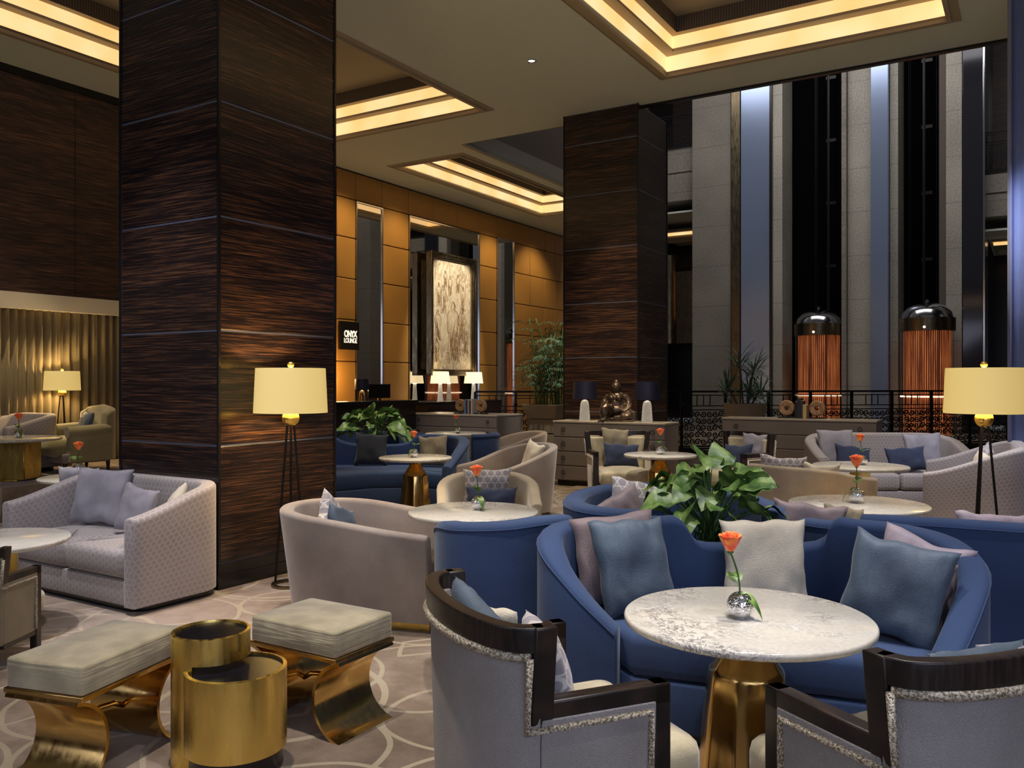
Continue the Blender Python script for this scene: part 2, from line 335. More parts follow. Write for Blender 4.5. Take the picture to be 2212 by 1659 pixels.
def loft(bm, rings, closed=True, cap=True, uv=True, wrap=False):
    """rings of equal length; closed = each ring closes; uv in metres"""
    lay = bm.loops.layers.uv.verify()
    V = [[bm.verts.new(p) for p in r] for r in rings]; n = len(rings[0]); N = len(rings)
    us = [0]
    for i in range(1, N):
        us.append(us[-1] + max((Vector(rings[i][j]) - Vector(rings[i - 1][j])).length for j in (0, n // 2)))
    vsn = [0]; mid = rings[N // 2]
    for j in range(1, n + 1): vsn.append(vsn[-1] + (Vector(mid[j % n]) - Vector(mid[j - 1])).length)
    for i in range(N if wrap else N - 1):
        i2 = (i + 1) % N
        for j in range(n if closed else n - 1):
            j2 = (j + 1) % n
            try: f = bm.faces.new((V[i][j], V[i2][j], V[i2][j2], V[i][j2]))
            except ValueError: continue
            for lp, (a, b) in zip(f.loops, ((us[i], vsn[j]), (us[i + 1] if i + 1 < N else us[-1] + .1, vsn[j]), (us[i + 1] if i + 1 < N else us[-1] + .1, vsn[j + 1]), (us[i], vsn[j + 1]))):
                lp[lay].uv = (a, b)
    if cap and closed and not wrap:
        for r in (V[0], V[-1]):
            try:
                f = bm.faces.new(r)
                for lp in f.loops: lp[lay].uv = (lp.vert.co.x + lp.vert.co.y, lp.vert.co.z)
            except ValueError: pass
    return V
def lathe(bm, prof, n=32, c=(0, 0, 0), flat=1.0, a0=0, a1=2 * math.pi):
    full = abs(a1 - a0 - 2 * math.pi) < 1e-4; k = n if full else n + 1
    rings = []
    for i in range(k):
        a = a0 + (a1 - a0) * i / n
        rings.append([(c[0] + r * math.cos(a), c[1] + flat * r * math.sin(a), c[2] + z) for r, z in prof])
    lay = bm.loops.layers.uv.verify()
    V = [[bm.verts.new(p) for p in r] for r in rings]
    rm = max(r for r, z in prof)
    for i in range(k if full else k - 1):
        for j in range(len(prof) - 1):
            i2 = (i + 1) % k
            f = bm.faces.new((V[i][j], V[i2][j], V[i2][j + 1], V[i][j + 1]))
            for lp, (a, b) in zip(f.loops, ((i, j), (i + 1, j), (i + 1, j + 1), (i, j + 1))): lp[lay].uv = (a / n * 2 * math.pi * rm, prof[b][1])
    bmesh.ops.remove_doubles(bm, verts=bm.verts[:], dist=1e-5)
    return bm
def tube(bm, pts, r, n=8, cap=True):
    pts = [Vector(p) for p in pts]; rr = r if isinstance(r, (list, tuple)) else [r] * len(pts); rings = []
    up = Vector((0, 0, 1)); prev = None
    for i, p in enumerate(pts):
        t = (pts[min(i + 1, len(pts) - 1)] - pts[max(i - 1, 0)]).normalized()
        if prev is None:
            a = t.cross(up)
            if a.length < .05: a = t.cross(Vector((1, 0, 0)))
        else: a = prev - t * prev.dot(t)
        a.normalize(); b = t.cross(a); prev = a
        rings.append([tuple(p + rr[i] * (math.cos(k * 2 * math.pi / n) * a + math.sin(k * 2 * math.pi / n) * b)) for k in range(n)])
    loft(bm, rings, True, cap); return bm
def ball(bm, c, r, seg=16, sc=(1, 1, 1), rot=None):
    m = Matrix.Translation(c) @ (rot.to_4x4() if rot else Matrix.Identity(4)) @ Matrix.Diagonal((sc[0] * r, sc[1] * r, sc[2] * r, 1))
    bmesh.ops.create_uvsphere(bm, u_segments=seg, v_segments=max(6, seg * 2 // 3), radius=1, matrix=m); return bm
def crom(pts, k=6, closed=False):
    n = len(pts); out = []; D = len(pts[0])
    for i in range(n if closed else n - 1):
        P = [pts[(i + q) % n] if closed else pts[min(max(i + q, 0), n - 1)] for q in (-1, 0, 1, 2)]
        for s in range(k):
            t = s / k
            out.append(tuple(.5 * (2 * P[1][d] + (P[2][d] - P[0][d]) * t + (2 * P[0][d] - 5 * P[1][d] + 4 * P[2][d] - P[3][d]) * t * t + (3 * P[1][d] - P[0][d] - 3 * P[2][d] + P[3][d]) * t ** 3) for d in range(D)))
    if not closed: out.append(tuple(pts[-1]))
    return out
def normals2(p, closed=False):
    out = []; n = len(p)
    for i in range(n):
        a = p[(i - 1) % n] if closed else p[max(i - 1, 0)]; b = p[(i + 1) % n] if closed else p[min(i + 1, n - 1)]
        dx, dy = b[0] - a[0], b[1] - a[1]; L = math.hypot(dx, dy) or 1
        out.append((dy / L, -dx / L))
    return out
def shell(bm, path, z0=.05, th=.1, r=.03, lean=0, ends=.35, top=None):
    """upholstered wall: path = [(x,y,ztop[,th])...] centre line, outer side on the right of travel; rounded top edge"""
    n2 = normals2(path); rings = []; N = len(path)
    def sec(i, ins=0, push=0):
        x, y, zt = path[i][:3]; t = path[i][3] if len(path[i]) > 3 else th
        nx, ny = n2[i]; tx, ty = -ny, nx
        hw = t / 2 - ins; q = min(r, hw * .98); zt = zt - ins; pts = [(hw, z0)]
        pts += [(hw, z0 + (zt - q - z0) * k / 3) for k in (1, 2)]
        pts += [(hw - q + q * math.cos(a), zt - q + q * math.sin(a)) for a in [R(g) for g in (0, 22, 45, 68, 90)]]
        pts += [(-hw + q - q * math.cos(a), zt - q + q * math.sin(a)) for a in [R(g) for g in (90, 68, 45, 22, 0)]]
        pts += [(-hw, z0 + (zt - q - z0) * k / 3) for k in (2, 1)] + [(-hw, z0)]
        out = []
        for o, z in pts:
            oo = o + lean * (z - z0)
            out.append((x + nx * oo + tx * push, y + ny * oo + ty * push, z))
        return out
    e = min(r, th * .45) * ends
    rings.append(sec(0, e, -e)); rings.append(sec(0, e * .3, -e * .7)) if e > 0 else None
    for i in range(N): rings.append(sec(i))
    if e > 0: rings.append(sec(N - 1, e * .3, e * .7)); rings.append(sec(N - 1, e, e))
    loft(bm, rings); return bm
def offset(poly, d):
    n2 = normals2(poly, True); s = 1 if sum(poly[i][0] * poly[(i + 1) % len(poly)][1] - poly[(i + 1) % len(poly)][0] * poly[i][1] for i in range(len(poly))) > 0 else -1
    return [(p[0] - s * n[0] * d, p[1] - s * n[1] * d) for p, n in zip(poly, n2)]
def slab(bm, poly, z0, z1, r=.03, crown=0):
    """cushion slab from a closed outline with rounded edges"""
    r = min(r, (z1 - z0) * .49); rings = []
    for g in (0, 30, 60, 90): a = R(g); rings.append([(x, y, z0 + r - r * math.cos(a)) for x, y in offset(poly, r - r * math.sin(a))])
    for g in (90, 60, 30, 0): a = R(g); rings.append([(x, y, z1 - r + r * math.cos(a)) for x, y in offset(poly, r - r * math.sin(a))])
    cx = sum(p[0] for p in poly) / len(poly); cy = sum(p[1] for p in poly) / len(poly)
    last = rings[-1]
    for k in (.75, .5, .25, .02): rings.append([(cx + (x - cx) * k, cy + (y - cy) * k, z + crown * (1 - k * k)) for x, y, z in last])
    loft(bm, rings); return bm
def rrect(w, d, r, cx=0, cy=0, k=5):
    out = []
    for (sx, sy, a0) in ((1, -1, -90), (1, 1, 0), (-1, 1, 90), (-1, -1, 180)):
        for i in range(k + 1):
            a = R(a0 + 90 * i / k); out.append((cx + sx * (w / 2 - r) + r * math.cos(a), cy + sy * (d / 2 - r) + r * math.sin(a)))
    res = []
    for i, p in enumerate(out):                     # subdivide long sides
        q = out[(i + 1) % len(out)]; L = math.hypot(q[0] - p[0], q[1] - p[1]); n = max(1, int(L / .12))
        for j in range(n): res.append((p[0] + (q[0] - p[0]) * j / n, p[1] + (q[1] - p[1]) * j / n))
    return res
def pillow(name, label, m, loc, size=(.45, .45), t=.13, rz=0, tilt=-12, roll=0, group=None, seed=0, cat='cushion'):
    """loc = bottom centre; faces -y before rz; tilt leans the top back (negative x rotation about base)"""
    w, h = size; N = 24; bm = NB(); lay = bm.loops.layers.uv.verify(); rnd = random.Random(seed * 7 + int(w * 100)); V = {}
    ph = rnd.random() * 9
    for s in (1, -1):
        for i in range(N + 1):
            for j in range(N + 1):
                u, v = i / N * 2 - 1, j / N * 2 - 1
                e = (1 - abs(u) ** 2.6) * (1 - abs(v) ** 2.6)
                x = u * w / 2 * (1 - .10 * (1 - v * v) * abs(u) ** 3); y = v * h / 2 * (1 - .10 * (1 - u * u) * abs(v) ** 3)
                x += .012 * noise.noise(Vector((v * 2 + ph, u, 5))); y += .018 * noise.noise(Vector((u * 2, ph, v)))
                wr = noise.noise(Vector((u * 1.6 + ph, v * 1.6, s * 2))) * .22 + noise.noise(Vector((u * 6 + ph, v * 2.2 + 3, s))) * .13 * (abs(u) + abs(v))
                d = t / 2 * (max(e, 0) ** .42) * (1 + wr)
                sag = .02 * h * math.sin(u * 2 + ph) * (v + 1) / 2
                if i in (0, N) or j in (0, N):
                    if s == -1: V[s, i, j] = V[1, i, j]; continue
                    d = 0
                V[s, i, j] = bm.verts.new((x, -s * d, y + h / 2 + sag))
    for s in (1, -1):
        for i in range(N):
            for j in range(N):
                q = [V[s, i, j], V[s, i + 1, j], V[s, i + 1, j + 1], V[s, i, j + 1]]
                try: f = bm.faces.new(q if s == 1 else q[::-1])
                except ValueError: continue
                for lp in f.loops: lp[lay].uv = (lp.vert.co.x, lp.vert.co.z)
    o = mkobj(name, bm, m, angle=180)
    M4 = Matrix.Translation(loc) @ Matrix.Rotation(rz, 4, 'Z') @ Matrix.Rotation(R(tilt), 4, 'X') @ Matrix.Rotation(R(roll), 4, 'Y')
    o.matrix_world = M4
    return tag(o, label, cat, group)
def arcp(cx, cy, r, a0, a1, n=12, ry=None):
    return [(cx + r * math.cos(R(a0 + (a1 - a0) * i / n)), cy + (ry or r) * math.sin(R(a0 + (a1 - a0) * i / n))) for i in range(n + 1)]

# ================================================================ THE BUILDING (plan coordinates, turned by -A)
H = 5.6
bm = NB(); box(bm, -13.5, 8, -6, 30, -.2, 0); struct('floor', bm, M['stone_floor'], smooth=False)
bm = NB(); box(bm, -11.2, 5.5, -5.5, 10.6, 0, .012); box(bm, -5.6, 5.5, 10.6, 11.9, 0, .012)
ca = struct('floor_carpet', bm, M['carpet'], smooth=False)
HOLES = [(-4.18, -.85, 3.6, 10.72), (-10.2, -7.07, 3.4, 10.6), (-10.32, -8.86, 12.6, 18.1)]
def in_ceiling(x, y):
    if x > -5 and y > 11.72: return False
    if x > -8.35 and y > 12.03: return False
    return not any(a < x < b and c < y < d for a, b, c, d in HOLES)
xs = sorted({-11.45, -8.35, -5.0, 5.5} | {h[0] for h in HOLES} | {h[1] for h in HOLES})
ys = sorted({-5.5, 11.72, 12.03, 21.2} | {h[2] for h in HOLES} | {h[3] for h in HOLES})
bm = NB()
for i in range(len(xs) - 1):
    for j in range(len(ys) - 1):
        if in_ceiling((xs[i] + xs[i + 1]) / 2, (ys[j] + ys[j + 1]) / 2):
            v = [bm.verts.new((x, y, H)) for x, y in ((xs[i], ys[j]), (xs[i], ys[j + 1]), (xs[i + 1], ys[j + 1]), (xs[i + 1], ys[j]))]; bm.faces.new(v)
bmesh.ops.remove_doubles(bm, verts=bm.verts[:], dist=1e-4)
g = bmesh.ops.extrude_face_region(bm, geom=bm.faces[:]); bmesh.ops.translate(bm, verts=[e for e in g['geom'] if isinstance(e, bmesh.types.BMVert)], vec=(0, 0, .05))
struct('ceiling', bm, M['plaster'], smooth=False)
def band(bm, x0, x1, y0, y1, inset, z0, z1, inset2=None):
    """four-sided ring of faces between two rectangles"""
    b = inset if inset2 is None else inset2; lay = bm.loops.layers.uv.verify()
    r0 = [(x0 + inset, y0 + inset), (x1 - inset, y0 + inset), (x1 - inset, y1 - inset), (x0 + inset, y1 - inset)]
    r1 = [(x0 + b, y0 + b), (x1 - b, y0 + b), (x1 - b, y1 - b), (x0 + b, y1 - b)]
    for k in range(4):
        p, q = r0[k], r0[(k + 1) % 4]; s, t = r1[k], r1[(k + 1) % 4]
        f = bm.faces.new([bm.verts.new((*p, z0)), bm.verts.new((*q, z0)), bm.verts.new((*t, z1)), bm.verts.new((*s, z1))])
        for lp in f.loops: lp[lay].uv = (lp.vert.co.x + lp.vert.co.y, lp.vert.co.z)
def coffer(hole, label, s=1):
    x0, x1, y0, y1 = hole
    t = thing('ceiling_coffer', label, 'cove light', b2w(x0, y0) + (H,), -A)
    def P(name, m, specs):
        bm = NB()
        for sp in specs: band(bm, 0, x1 - x0, 0, y1 - y0, *sp)
        return mkobj(name, bm, m, t, smooth=False)
    P('moulding', M['mould'], [(-.14, .0, .0 - .012, -.05), (-.05, -.012, -.04, -.05), (-.05, -.04, -.04, 0), (0, -.04, .03, 0), (-.14, -.012, .0, -.14)])
    P('lit_cove', M['cove'], [(.0, .03, .23 * s)]); P('lit_cove', M['cove'], [(.13 * s, .27 * s, .43 * s)])
    P('cove_ledge', M['mould'], [(0, .23 * s, .235 * s, .13 * s), (.13 * s, .235 * s, .27 * s), (.13 * s, .43 * s, .435 * s, .22 * s)])
    P('ribbed_band', M['ribbed'], [(.22 * s, .435 * s, .64 * s)])
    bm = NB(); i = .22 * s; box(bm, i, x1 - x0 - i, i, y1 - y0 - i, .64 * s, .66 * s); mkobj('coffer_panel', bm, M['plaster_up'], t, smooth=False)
    return t
coffer(HOLES[0], 'large recessed ceiling coffer with two glowing warm cove tiers at the top right')
coffer(HOLES[1], 'recessed ceiling coffer with glowing cove tiers passing behind the big left pillar')
coffer(HOLES[2], 'narrow recessed ceiling coffer with glowing coves beside the ochre padded wall', .95)
# dark soffit edge of the mezzanine ceiling, fascia of the atrium opening
bm = NB(); box(bm, -5.0, 5.5, 11.72, 11.80, H - .03, H + .55); box(bm, -8.35, -5.0, 12.03, 12.10, H + .02, H + .6); struct('trim_1', bm, M['black'], smooth=False)
bm = NB(); box(bm, -8.43, -8.35, 12.03, 21.2, H - .02, H + .30); struct('trim_2', bm, mat('grey_fascia', (.36, .32, .25), .8), smooth=False)
bm = NB(); box(bm, -8.85, -8.43, 12.03, 21.2, H + .26, H + .30); box(bm, -8.9, -8.8, 12.03, 21.2, H + .3, H + .55); struct('trim_3', bm, M['plaster_up'], smooth=False)
bm = NB(); box(bm, -9.2, -9.0, 12.03, 21.2, H + .3, 13); struct('wall_atrium_left', bm, mat('brown_panelling', (.11, .07, .045), .6), smooth=False)
# walls behind the camera so that metal and glass reflect a room
bm = NB(); box(bm, -11.5, 5.5, -5.6, -5.5, 0, H); struct('wall_back', bm, mat('warm_wall', (.22, .16, .10), .8), smooth=False)
bm = NB(); box(bm, 5.5, 5.6, -5.5, 11.7, 0, H); struct('wall_right', bm, mat('right_wall', (.16, .13, .11), .8), smooth=False)
# left side: veneer wall above, plaster pelmet, curtain below
bm = NB()
for a, b_ in ((-5.5, 1.4), (1.4, 6.83), (6.83, 9.6)):
    for z0, z1 in ((2.67, 4.0), (4.0, 5.5)): box(bm, -11.45, -11.30, a + .004, b_ - .004, z0 + .003, z1 - .003)
struct('wall_left', bm, M['ebony_wall'], smooth=False)
bm = NB(); box(bm, -11.45, -11.28, -5.5, 9.6, 5.5, H); struct('trim_4', bm, M['black'], smooth=False)
bm = NB(); box(bm, -11.45, -11.26, -5.5, 9.6, 2.46, 2.67); struct('trim_5', bm, mat('cream_pelmet', (.62, .57, .46), .8), smooth=False)
bm = NB(); box(bm, -11.75, -11.6, -5.5, 9.6, 0, 2.67); struct('wall_left_behind_curtain', bm, M['plaster'], smooth=False)
bm = NB(); P = []
for i in range(700):
    y = -1 + 10.55 * i / 700
    P.append((-11.42 + .045 * math.sin(y * 52 + 1.6 * math.sin(y * 4.1)) + .018 * math.sin(y * 117), y))
lay = bm.loops.layers.uv.verify(); va = [(bm.verts.new((x, y, .02)), bm.verts.new((x, y, 2.6))) for x, y in P]
for i in range(len(va) - 1): bm.faces.new((va[i][0], va[i + 1][0], va[i + 1][1], va[i][1]))
cu = mkobj('curtain', bm, M['curtain'], rz=-A, angle=180); sm = cu.modifiers.new('thick', 'SOLIDIFY'); sm.thickness = .006
tag(cu, 'long pleated bronze-gold curtain behind the far left floor lamp', 'curtain')
# ochre padded wall with mirrors
MIR = [(12.53, 13.32, 1.36, 5.03), (14.18, 16.85, 1.06, 5.03), (17.63, 18.44, .3, 5.07)]
cols = [9.6, 10.4, 11.2, 12.0, 12.53, 13.32, 14.18, 15.05, 15.95, 16.85, 17.63, 18.44, 19.25, 20.05, 20.6, 21.2]
rows = [0, .3, 1.06, 1.9, 2.7, 3.5, 4.29, 5.05, 5.58]
bm = NB()
for i in range(len(cols) - 1):
    for j in range(len(rows) - 1):
        my, mz = (cols[i] + cols[i + 1]) / 2, (rows[j] + rows[j + 1]) / 2
        if any(a < my < b and c < mz < d for a, b, c, d in MIR): continue
        box(bm, -11.34, -11.30, cols[i] + .006, cols[i + 1] - .006, rows[j] + .006, rows[j + 1] - .006)
struct('wall_left_padded', bm, M['ochre'], smooth=True, bevel=.018, bseg=3)
bm = NB(); box(bm, -11.5, -11.34, 9.6, 21.2, 0, H); struct('wall_left_backing', bm, mat('dark_backing', (.03, .02, .012), .9), smooth=False)
MT = ['narrow tall wall mirror nearest the black lounge sign', 'wide tall wall mirror behind the framed drawing', 'narrow tall wall mirror right of the framed drawing']
for (a, b_, c, d), lb in zip(MIR, MT):
    t = thing('wall_mirror', lb + ', on the ochre padded wall', 'mirror', b2w(-11.31, a) + (c,), -A, 'tall mirrors on the ochre wall')
    bm = NB(); box(bm, 0, .012, .02, b_ - a - .02, .02, d - c - .02); mkobj('mirror_glass', bm, M['mirror'], t, smooth=False)
    bm = NB(); w, hh = b_ - a, d - c
    box(bm, 0, .035, 0, .025, 0, hh); box(bm, 0, .035, w - .025, w, 0, hh); box(bm, 0, .035, .025, w - .025, 0, .025); box(bm, 0, .035, .025, w - .025, hh - .025, hh)
    mkobj('mirror_frame', bm, M['steel'], t, smooth=False)
bm = NB(); box(bm, -11.5, -11.3, 21.2, 21.3, 0, 13); struct('wall_left_end', bm, M['black'], smooth=False)
# ---- framed drawing hanging before the wide mirror
ax, ay0, ay1, az0, az1 = -11.12, 14.62, 16.36, 1.64, 4.33
t = thing('framed_drawing', 'tall sepia figure drawing in a carved dark silver frame, hung before the mirror', 'picture', b2w(ax, ay0) + (az0,), -A)
W_, H_ = ay1 - ay0, az1 - az0
bm = NB()
for q, (d0, zz) in enumerate(((0, .09), (.05, .07), (.085, .045))):
    w = .05
    box(bm, -.06, zz, d0, d0 + w, d0, H_ - d0); box(bm, -.06, zz, W_ - d0 - w, W_ - d0, d0, H_ - d0)
    box(bm, -.06, zz - .001, d0, W_ - d0, d0, d0 + w); box(bm, -.06, zz - .001, d0, W_ - d0, H_ - d0 - w, H_ - d0)
mkobj('picture_frame', bm, M['bronze'], t, bevel=.008)
bm = NB(); box(bm, -.02, .0, .13, W_ - .13, .13, H_ - .13)
pm = mat('sepia_paper', (.72, .64, .48), .7); q = NT(pm); n = q.noise(q.co('Object', (1, 3, .9)), 3.2, 6, .62, 1.6); n2 = q.noise(q.co('Object'), 1.3, 2)
v = q.math('ABSOLUTE', q.math('SUBTRACT', n, .5)); ms = q.ramp(n2, [(.38, gray(.25)), (.6, gray(1))])
q.col(q.mix(q.math('MULTIPLY', q.ramp(v, [(0, gray(1)), (.05, gray(.3)), (.10, gray(0))]), ms), (.70, .62, .46), (.20, .11, .04)))
mkobj('drawing_sheet', bm, pm, t, smooth=False)
bm = NB(); rd = random.Random(5)
def stroke(pts, r=.006):
    pts = crom([(y, z) for y, z in pts], 5); tube(bm, [(.002, y, z) for y, z in pts], [r * (.4 + .6 * math.sin(math.pi * i / (len(pts) - 1))) for i in range(len(pts))], 5)
def figure(cx, z, s):
    tl = rd.uniform(-.03, .03); ring = [(cx + tl * s + .05 * s * math.cos(a), z + 1.0 * s + .07 * s * math.sin(a)) for a in [i * math.pi / 5 - 1 for i in range(9)]]; stroke(ring, .004 * s ** .5)
    for k in range(4): stroke([(cx + rd.uniform(-.05, .05) * s, z + 1.06 * s), (cx + rd.uniform(-.08, .08) * s, z + .98 * s), (cx + rd.uniform(-.1, .1) * s, z + .86 * s)], .004 * s ** .5)
    for k in (-1, 1):
        stroke([(cx + .05 * s * k, z + .93 * s), (cx + .16 * s * k, z + .82 * s), (cx + (.17 + rd.uniform(-.04, .06)) * s * k, z + (.5 + rd.uniform(-.08, .1)) * s), (cx + rd.uniform(.0, .12) * s * k, z + .52 * s)], .006 * s ** .5)
        stroke([(cx + .13 * s * k, z + .8 * s), (cx + .12 * s * k, z + .4 * s), (cx + .17 * s * k, z)], .006 * s ** .5)
    for k in range(9): stroke([(cx + rd.uniform(-.1, .1) * s, z + rd.uniform(.5, .8) * s), (cx + rd.uniform(-.09, .09) * s, z + .3 * s), (cx + rd.uniform(-.15, .15) * s, z + .02)], .005 * s ** .5)
figure(W_ * .52, .32, 1.25)
for cx, z, s in ((.34, .75, .65), (.55, 1.35, .6), (1.25, .8, .7), (1.42, .5, .5), (1.3, 1.45, .55), (.38, 1.5, .5), (.8, 1.75, .45), (1.1, 1.85, .4), (.3, .28, .5), (1.05, .35, .6), (.62, 1.95, .35)): figure(cx, z, s)
mkobj('drawn_figures', bm, mat('sepia_ink', (.25, .14, .05), .9), t, angle=180)
# ---- lounge sign
t = thing('wall_sign', 'black wall sign with white ONYX LOUNGE lettering on ochre wall', 'sign', b2w(-11.22, 12.02) + (2.12,), -A)
bm = NB(); box(bm, -.06, 0, 0, .52, 0, .54); mkobj('sign_board', bm, M['black'], t, smooth=False, bevel=.004)
for txt, z, sz, off in (('ONYX', .245, .175, .0045), ('LOUNGE', .13, .135, .0)):
    c = bpy.data.curves.new('lettering', 'FONT'); c.body = txt; c.size = sz; c.extrude = .004; c.offset = off; c.align_x = 'CENTER'; c.space_character = .86
    to = bpy.data.objects.new('lettering', c); COL.objects.link(to)
    me = bpy.data.meshes.new_from_object(to.evaluated_get(bpy.context.evaluated_depsgraph_get())); bpy.data.objects.remove(to); bpy.data.curves.remove(c)
    xs_ = [v.co.x for v in me.vertices]; k = .36 / (max(xs_) - min(xs_))
    for v in me.vertices: x, y, zz = v.co; v.co = (.004 + zz, .27 + x * k, z + y)
    me.materials.append(M['signlit']); o = bpy.data.objects.new('lettering', me); COL.objects.link(o); o.parent = t
# ---- pillars
def pillar(label, x0, x1, y0, y1, joints, wood, top=H):
    t = thing('veneered_pillar', label, 'pillar', b2w((x0 + x1) / 2, (y0 + y1) / 2) + (0,), -A, 'square veneered pillars')
    hx, hy = (x1 - x0) / 2, (y1 - y0) / 2
    zs = [.19] + joints + [top]
    for k in range(len(zs) - 1):
        bm = NB(); box(bm, -hx, hx, -hy, hy, zs[k] + .005, zs[k + 1] - .005); mkobj('veneer_panel', bm, wood, t, smooth=False, bevel=.006)
    bm = NB(); box(bm, -hx + .003, hx - .003, -hy + .003, hy - .003, 0, top); mkobj('core', bm, M['seam'], t, smooth=False)
    bm = NB(); box(bm, -hx - .012, hx + .012, -hy - .012, hy + .012, 0, .19); box(bm, -hx - .022, hx + .022, -hy - .022, hy + .022, 0, .11); mkobj('skirting', bm, M['black'], t, smooth=False, bevel=.004)
    bm = NB()
    for sx in (-1, 1):
        for sy in (-1, 1): cbox(bm, sx * hx, sy * hy, top / 2 + .1, .02, .02, top - .2)
    mkobj('corner_trim', bm, M['black'], t, smooth=False)
    return t
pillar('huge square dark striped veneer pillar standing beside the grey loveseat', -6.13, -4.98, 4.08, 5.26, [1.04, 1.87, 2.69, 3.52, 4.34], M['ebony'])
pillar('dark veneer pillar standing behind the seated bronze statue', -6.2, -4.97, 11.6, 12.75, [1.05, 1.87, 2.69, 3.52, 4.34, 5.12], M['ebony'])
# ---- one visible ceiling downlight
t = thing('downlight', 'small round recessed ceiling downlight', 'light', (.25, 10.84, H))
bm = NB(); lathe(bm, [(.062, -.004), (.062, -.010), (.05, -.012), (.043, -.002)], 24); mkobj('trim_ring', bm, M['steel'], t)
bm = NB(); lathe(bm, [(.043, -.003), (0, -.003)], 20); mkobj('lens', bm, M['spotglass'], t)

# ================================================================ ATRIUM BEYOND (lift shafts, stone fins, balconies)
FY = 28
def fin(name, label, x0, x1, m, y0=FY, y1=29.6, z0=0, z1=14, group='stone and metal fins of the lift tower', cat='column'):
    bm = NB(); box(bm, x0, x1, y0, y1, z0, z1); o = mkobj(name, bm, m, rz=-A, smooth=False, bevel=.01); return tag(o, label, cat, group)
fin('stone_pier', 'wide grey limestone pier rising behind the round planter', -10.0, -8.66, M['limestone'])
fin('bronze_mullion', 'bronze vertical mullion right of the wide limestone pier', -8.62, -8.33, M['bronze'], FY - .1)
fin('metal_panel', 'bright blue-grey polished panel left of the left lift', -8.31, -7.36, M['bluemetal'], FY - .05)
fin('dark_mullion', 'thin dark mullion right of the left blue-grey panel', -7.36, -7.28, M['black'], FY - .1)
fin('stone_pier', 'narrow pale granite pier left of the left lift', -7.28, -6.97, M['granite'])
fin('shaft_wall', 'black back wall of the left lift shaft', -6.97, -4.96, M['shaft'], 29.3, 29.6, cat='wall')
fin('stone_pier', 'shaded side face of the granite pier just right of the left lift', -5.12, -4.98, M['limestone'], FY - .2)  # shade on the granite pier's side put in as darker stone
fin('stone_pier', 'broad pale granite pier between the lifts', -4.97, -4.28, M['granite'])
fin('metal_panel', 'tall blue-grey polished panel between the two lifts', -4.26, -3.77, M['bluemetal'], FY - .3)
fin('stone_pier', 'narrow pale granite pier left of the right lift', -3.76, -3.53, M['granite'])
fin('shaft_wall', 'black back wall of the right lift shaft', -3.53, -2.42, M['shaft'], 29.3, 29.6, cat='wall')
fin('ribbed_pier', 'dark ribbed strip right of the right lift shaft', -2.42, -2.24, M['ribbed'], FY)
fin('stone_pier', 'pale granite pier right of the right lift', -2.24, -1.82, M['granite'])
fin('metal_panel', 'dark smoky glass panel at the right end of the lift tower', -1.80, -1.28, M['darkglass'], FY - .1)
fin('steel_mullion', 'thin bright steel mullion at the far right', -1.28, -1.22, M['steel'], FY - .15)
for bx, lb in ((-5.62, 'left'), (-2.86, 'right')):
    bm = NB(); tube(bm, [(bx, FY + .4, 3.4), (bx, FY + .4, 14)], .05, 10)
    for z in (5.2, 7.2, 9.2, 11.2): cbox(bm, bx + .08, FY + .45, z, .3, .16, .10)
    for k in (-.45, -.4, .32, .38): tube(bm, [(bx + k, FY + .6, 3.4), (bx + k, FY + .6, 14)], .012, 6)
    tag(mkobj('lift_guide_rail', bm, M['iron'], rz=-A), 'dark guide rail and cables above the %s lift cabin' % lb, 'rail')
def elevator(bx, label, by=FY + .05):
    t = thing('elevator_cabin', label, 'elevator', b2w(bx, by) + (0,), -A, 'glass lift cabins')
    r = .70
    bm = NB(); lathe(bm, [(r * .98, 3.33), (r * .93, 3.5), (r * .72, 3.66), (r * .4, 3.76), (.05, 3.79), (.04, 3.88), (0, 3.88)], 32); mkobj('dome', bm, M['steel'], t)
    bm = NB(); lathe(bm, [(r * 1.06, 2.96), (r * 1.06, 3.33), (r * .9, 3.34), (r * .9, 2.95), (r * 1.06, 2.96)], 40); mkobj('crown_band', bm, M['bronze'], t)
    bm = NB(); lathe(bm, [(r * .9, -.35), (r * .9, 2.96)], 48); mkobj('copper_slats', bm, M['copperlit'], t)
    bm = NB(); lathe(bm, [(r, -.3), (r, 2.96), (r * .985, 2.96), (r * .985, -.3)], 40); mkobj('glass_shell', bm, M['glass'], t)
    bm = NB(); lathe(bm, [(r * 1.02, 1.06), (r * 1.02, 1.10), (r * .95, 1.10), (r * .95, 1.06), (r * 1.02, 1.06)], 40); mkobj('light_ring', bm, emit('ring_light', (1, .72, .5), 1.3), t)
    bm = NB(); ball(bm, (.0, -.75, 3.05), .035, 10); mkobj('marker_lamp', bm, M['bulb'], t)
    bm = NB()
    for k in (-60, -100, -140): tube(bm, [(r * 1.01 * math.cos(R(k)), r * 1.01 * math.sin(R(k)), -.3), (r * 1.01 * math.cos(R(k)), r * 1.01 * math.sin(R(k)), 2.96)], .012, 6)
    mkobj('glazing_bar', bm, M['steel'], t)
elevator(-5.85, 'left glass lift cabin with lit copper slats and a chrome dome')
elevator(-2.66, 'right glass lift cabin with copper slats, partly behind the floor lamp shade', 27.2)
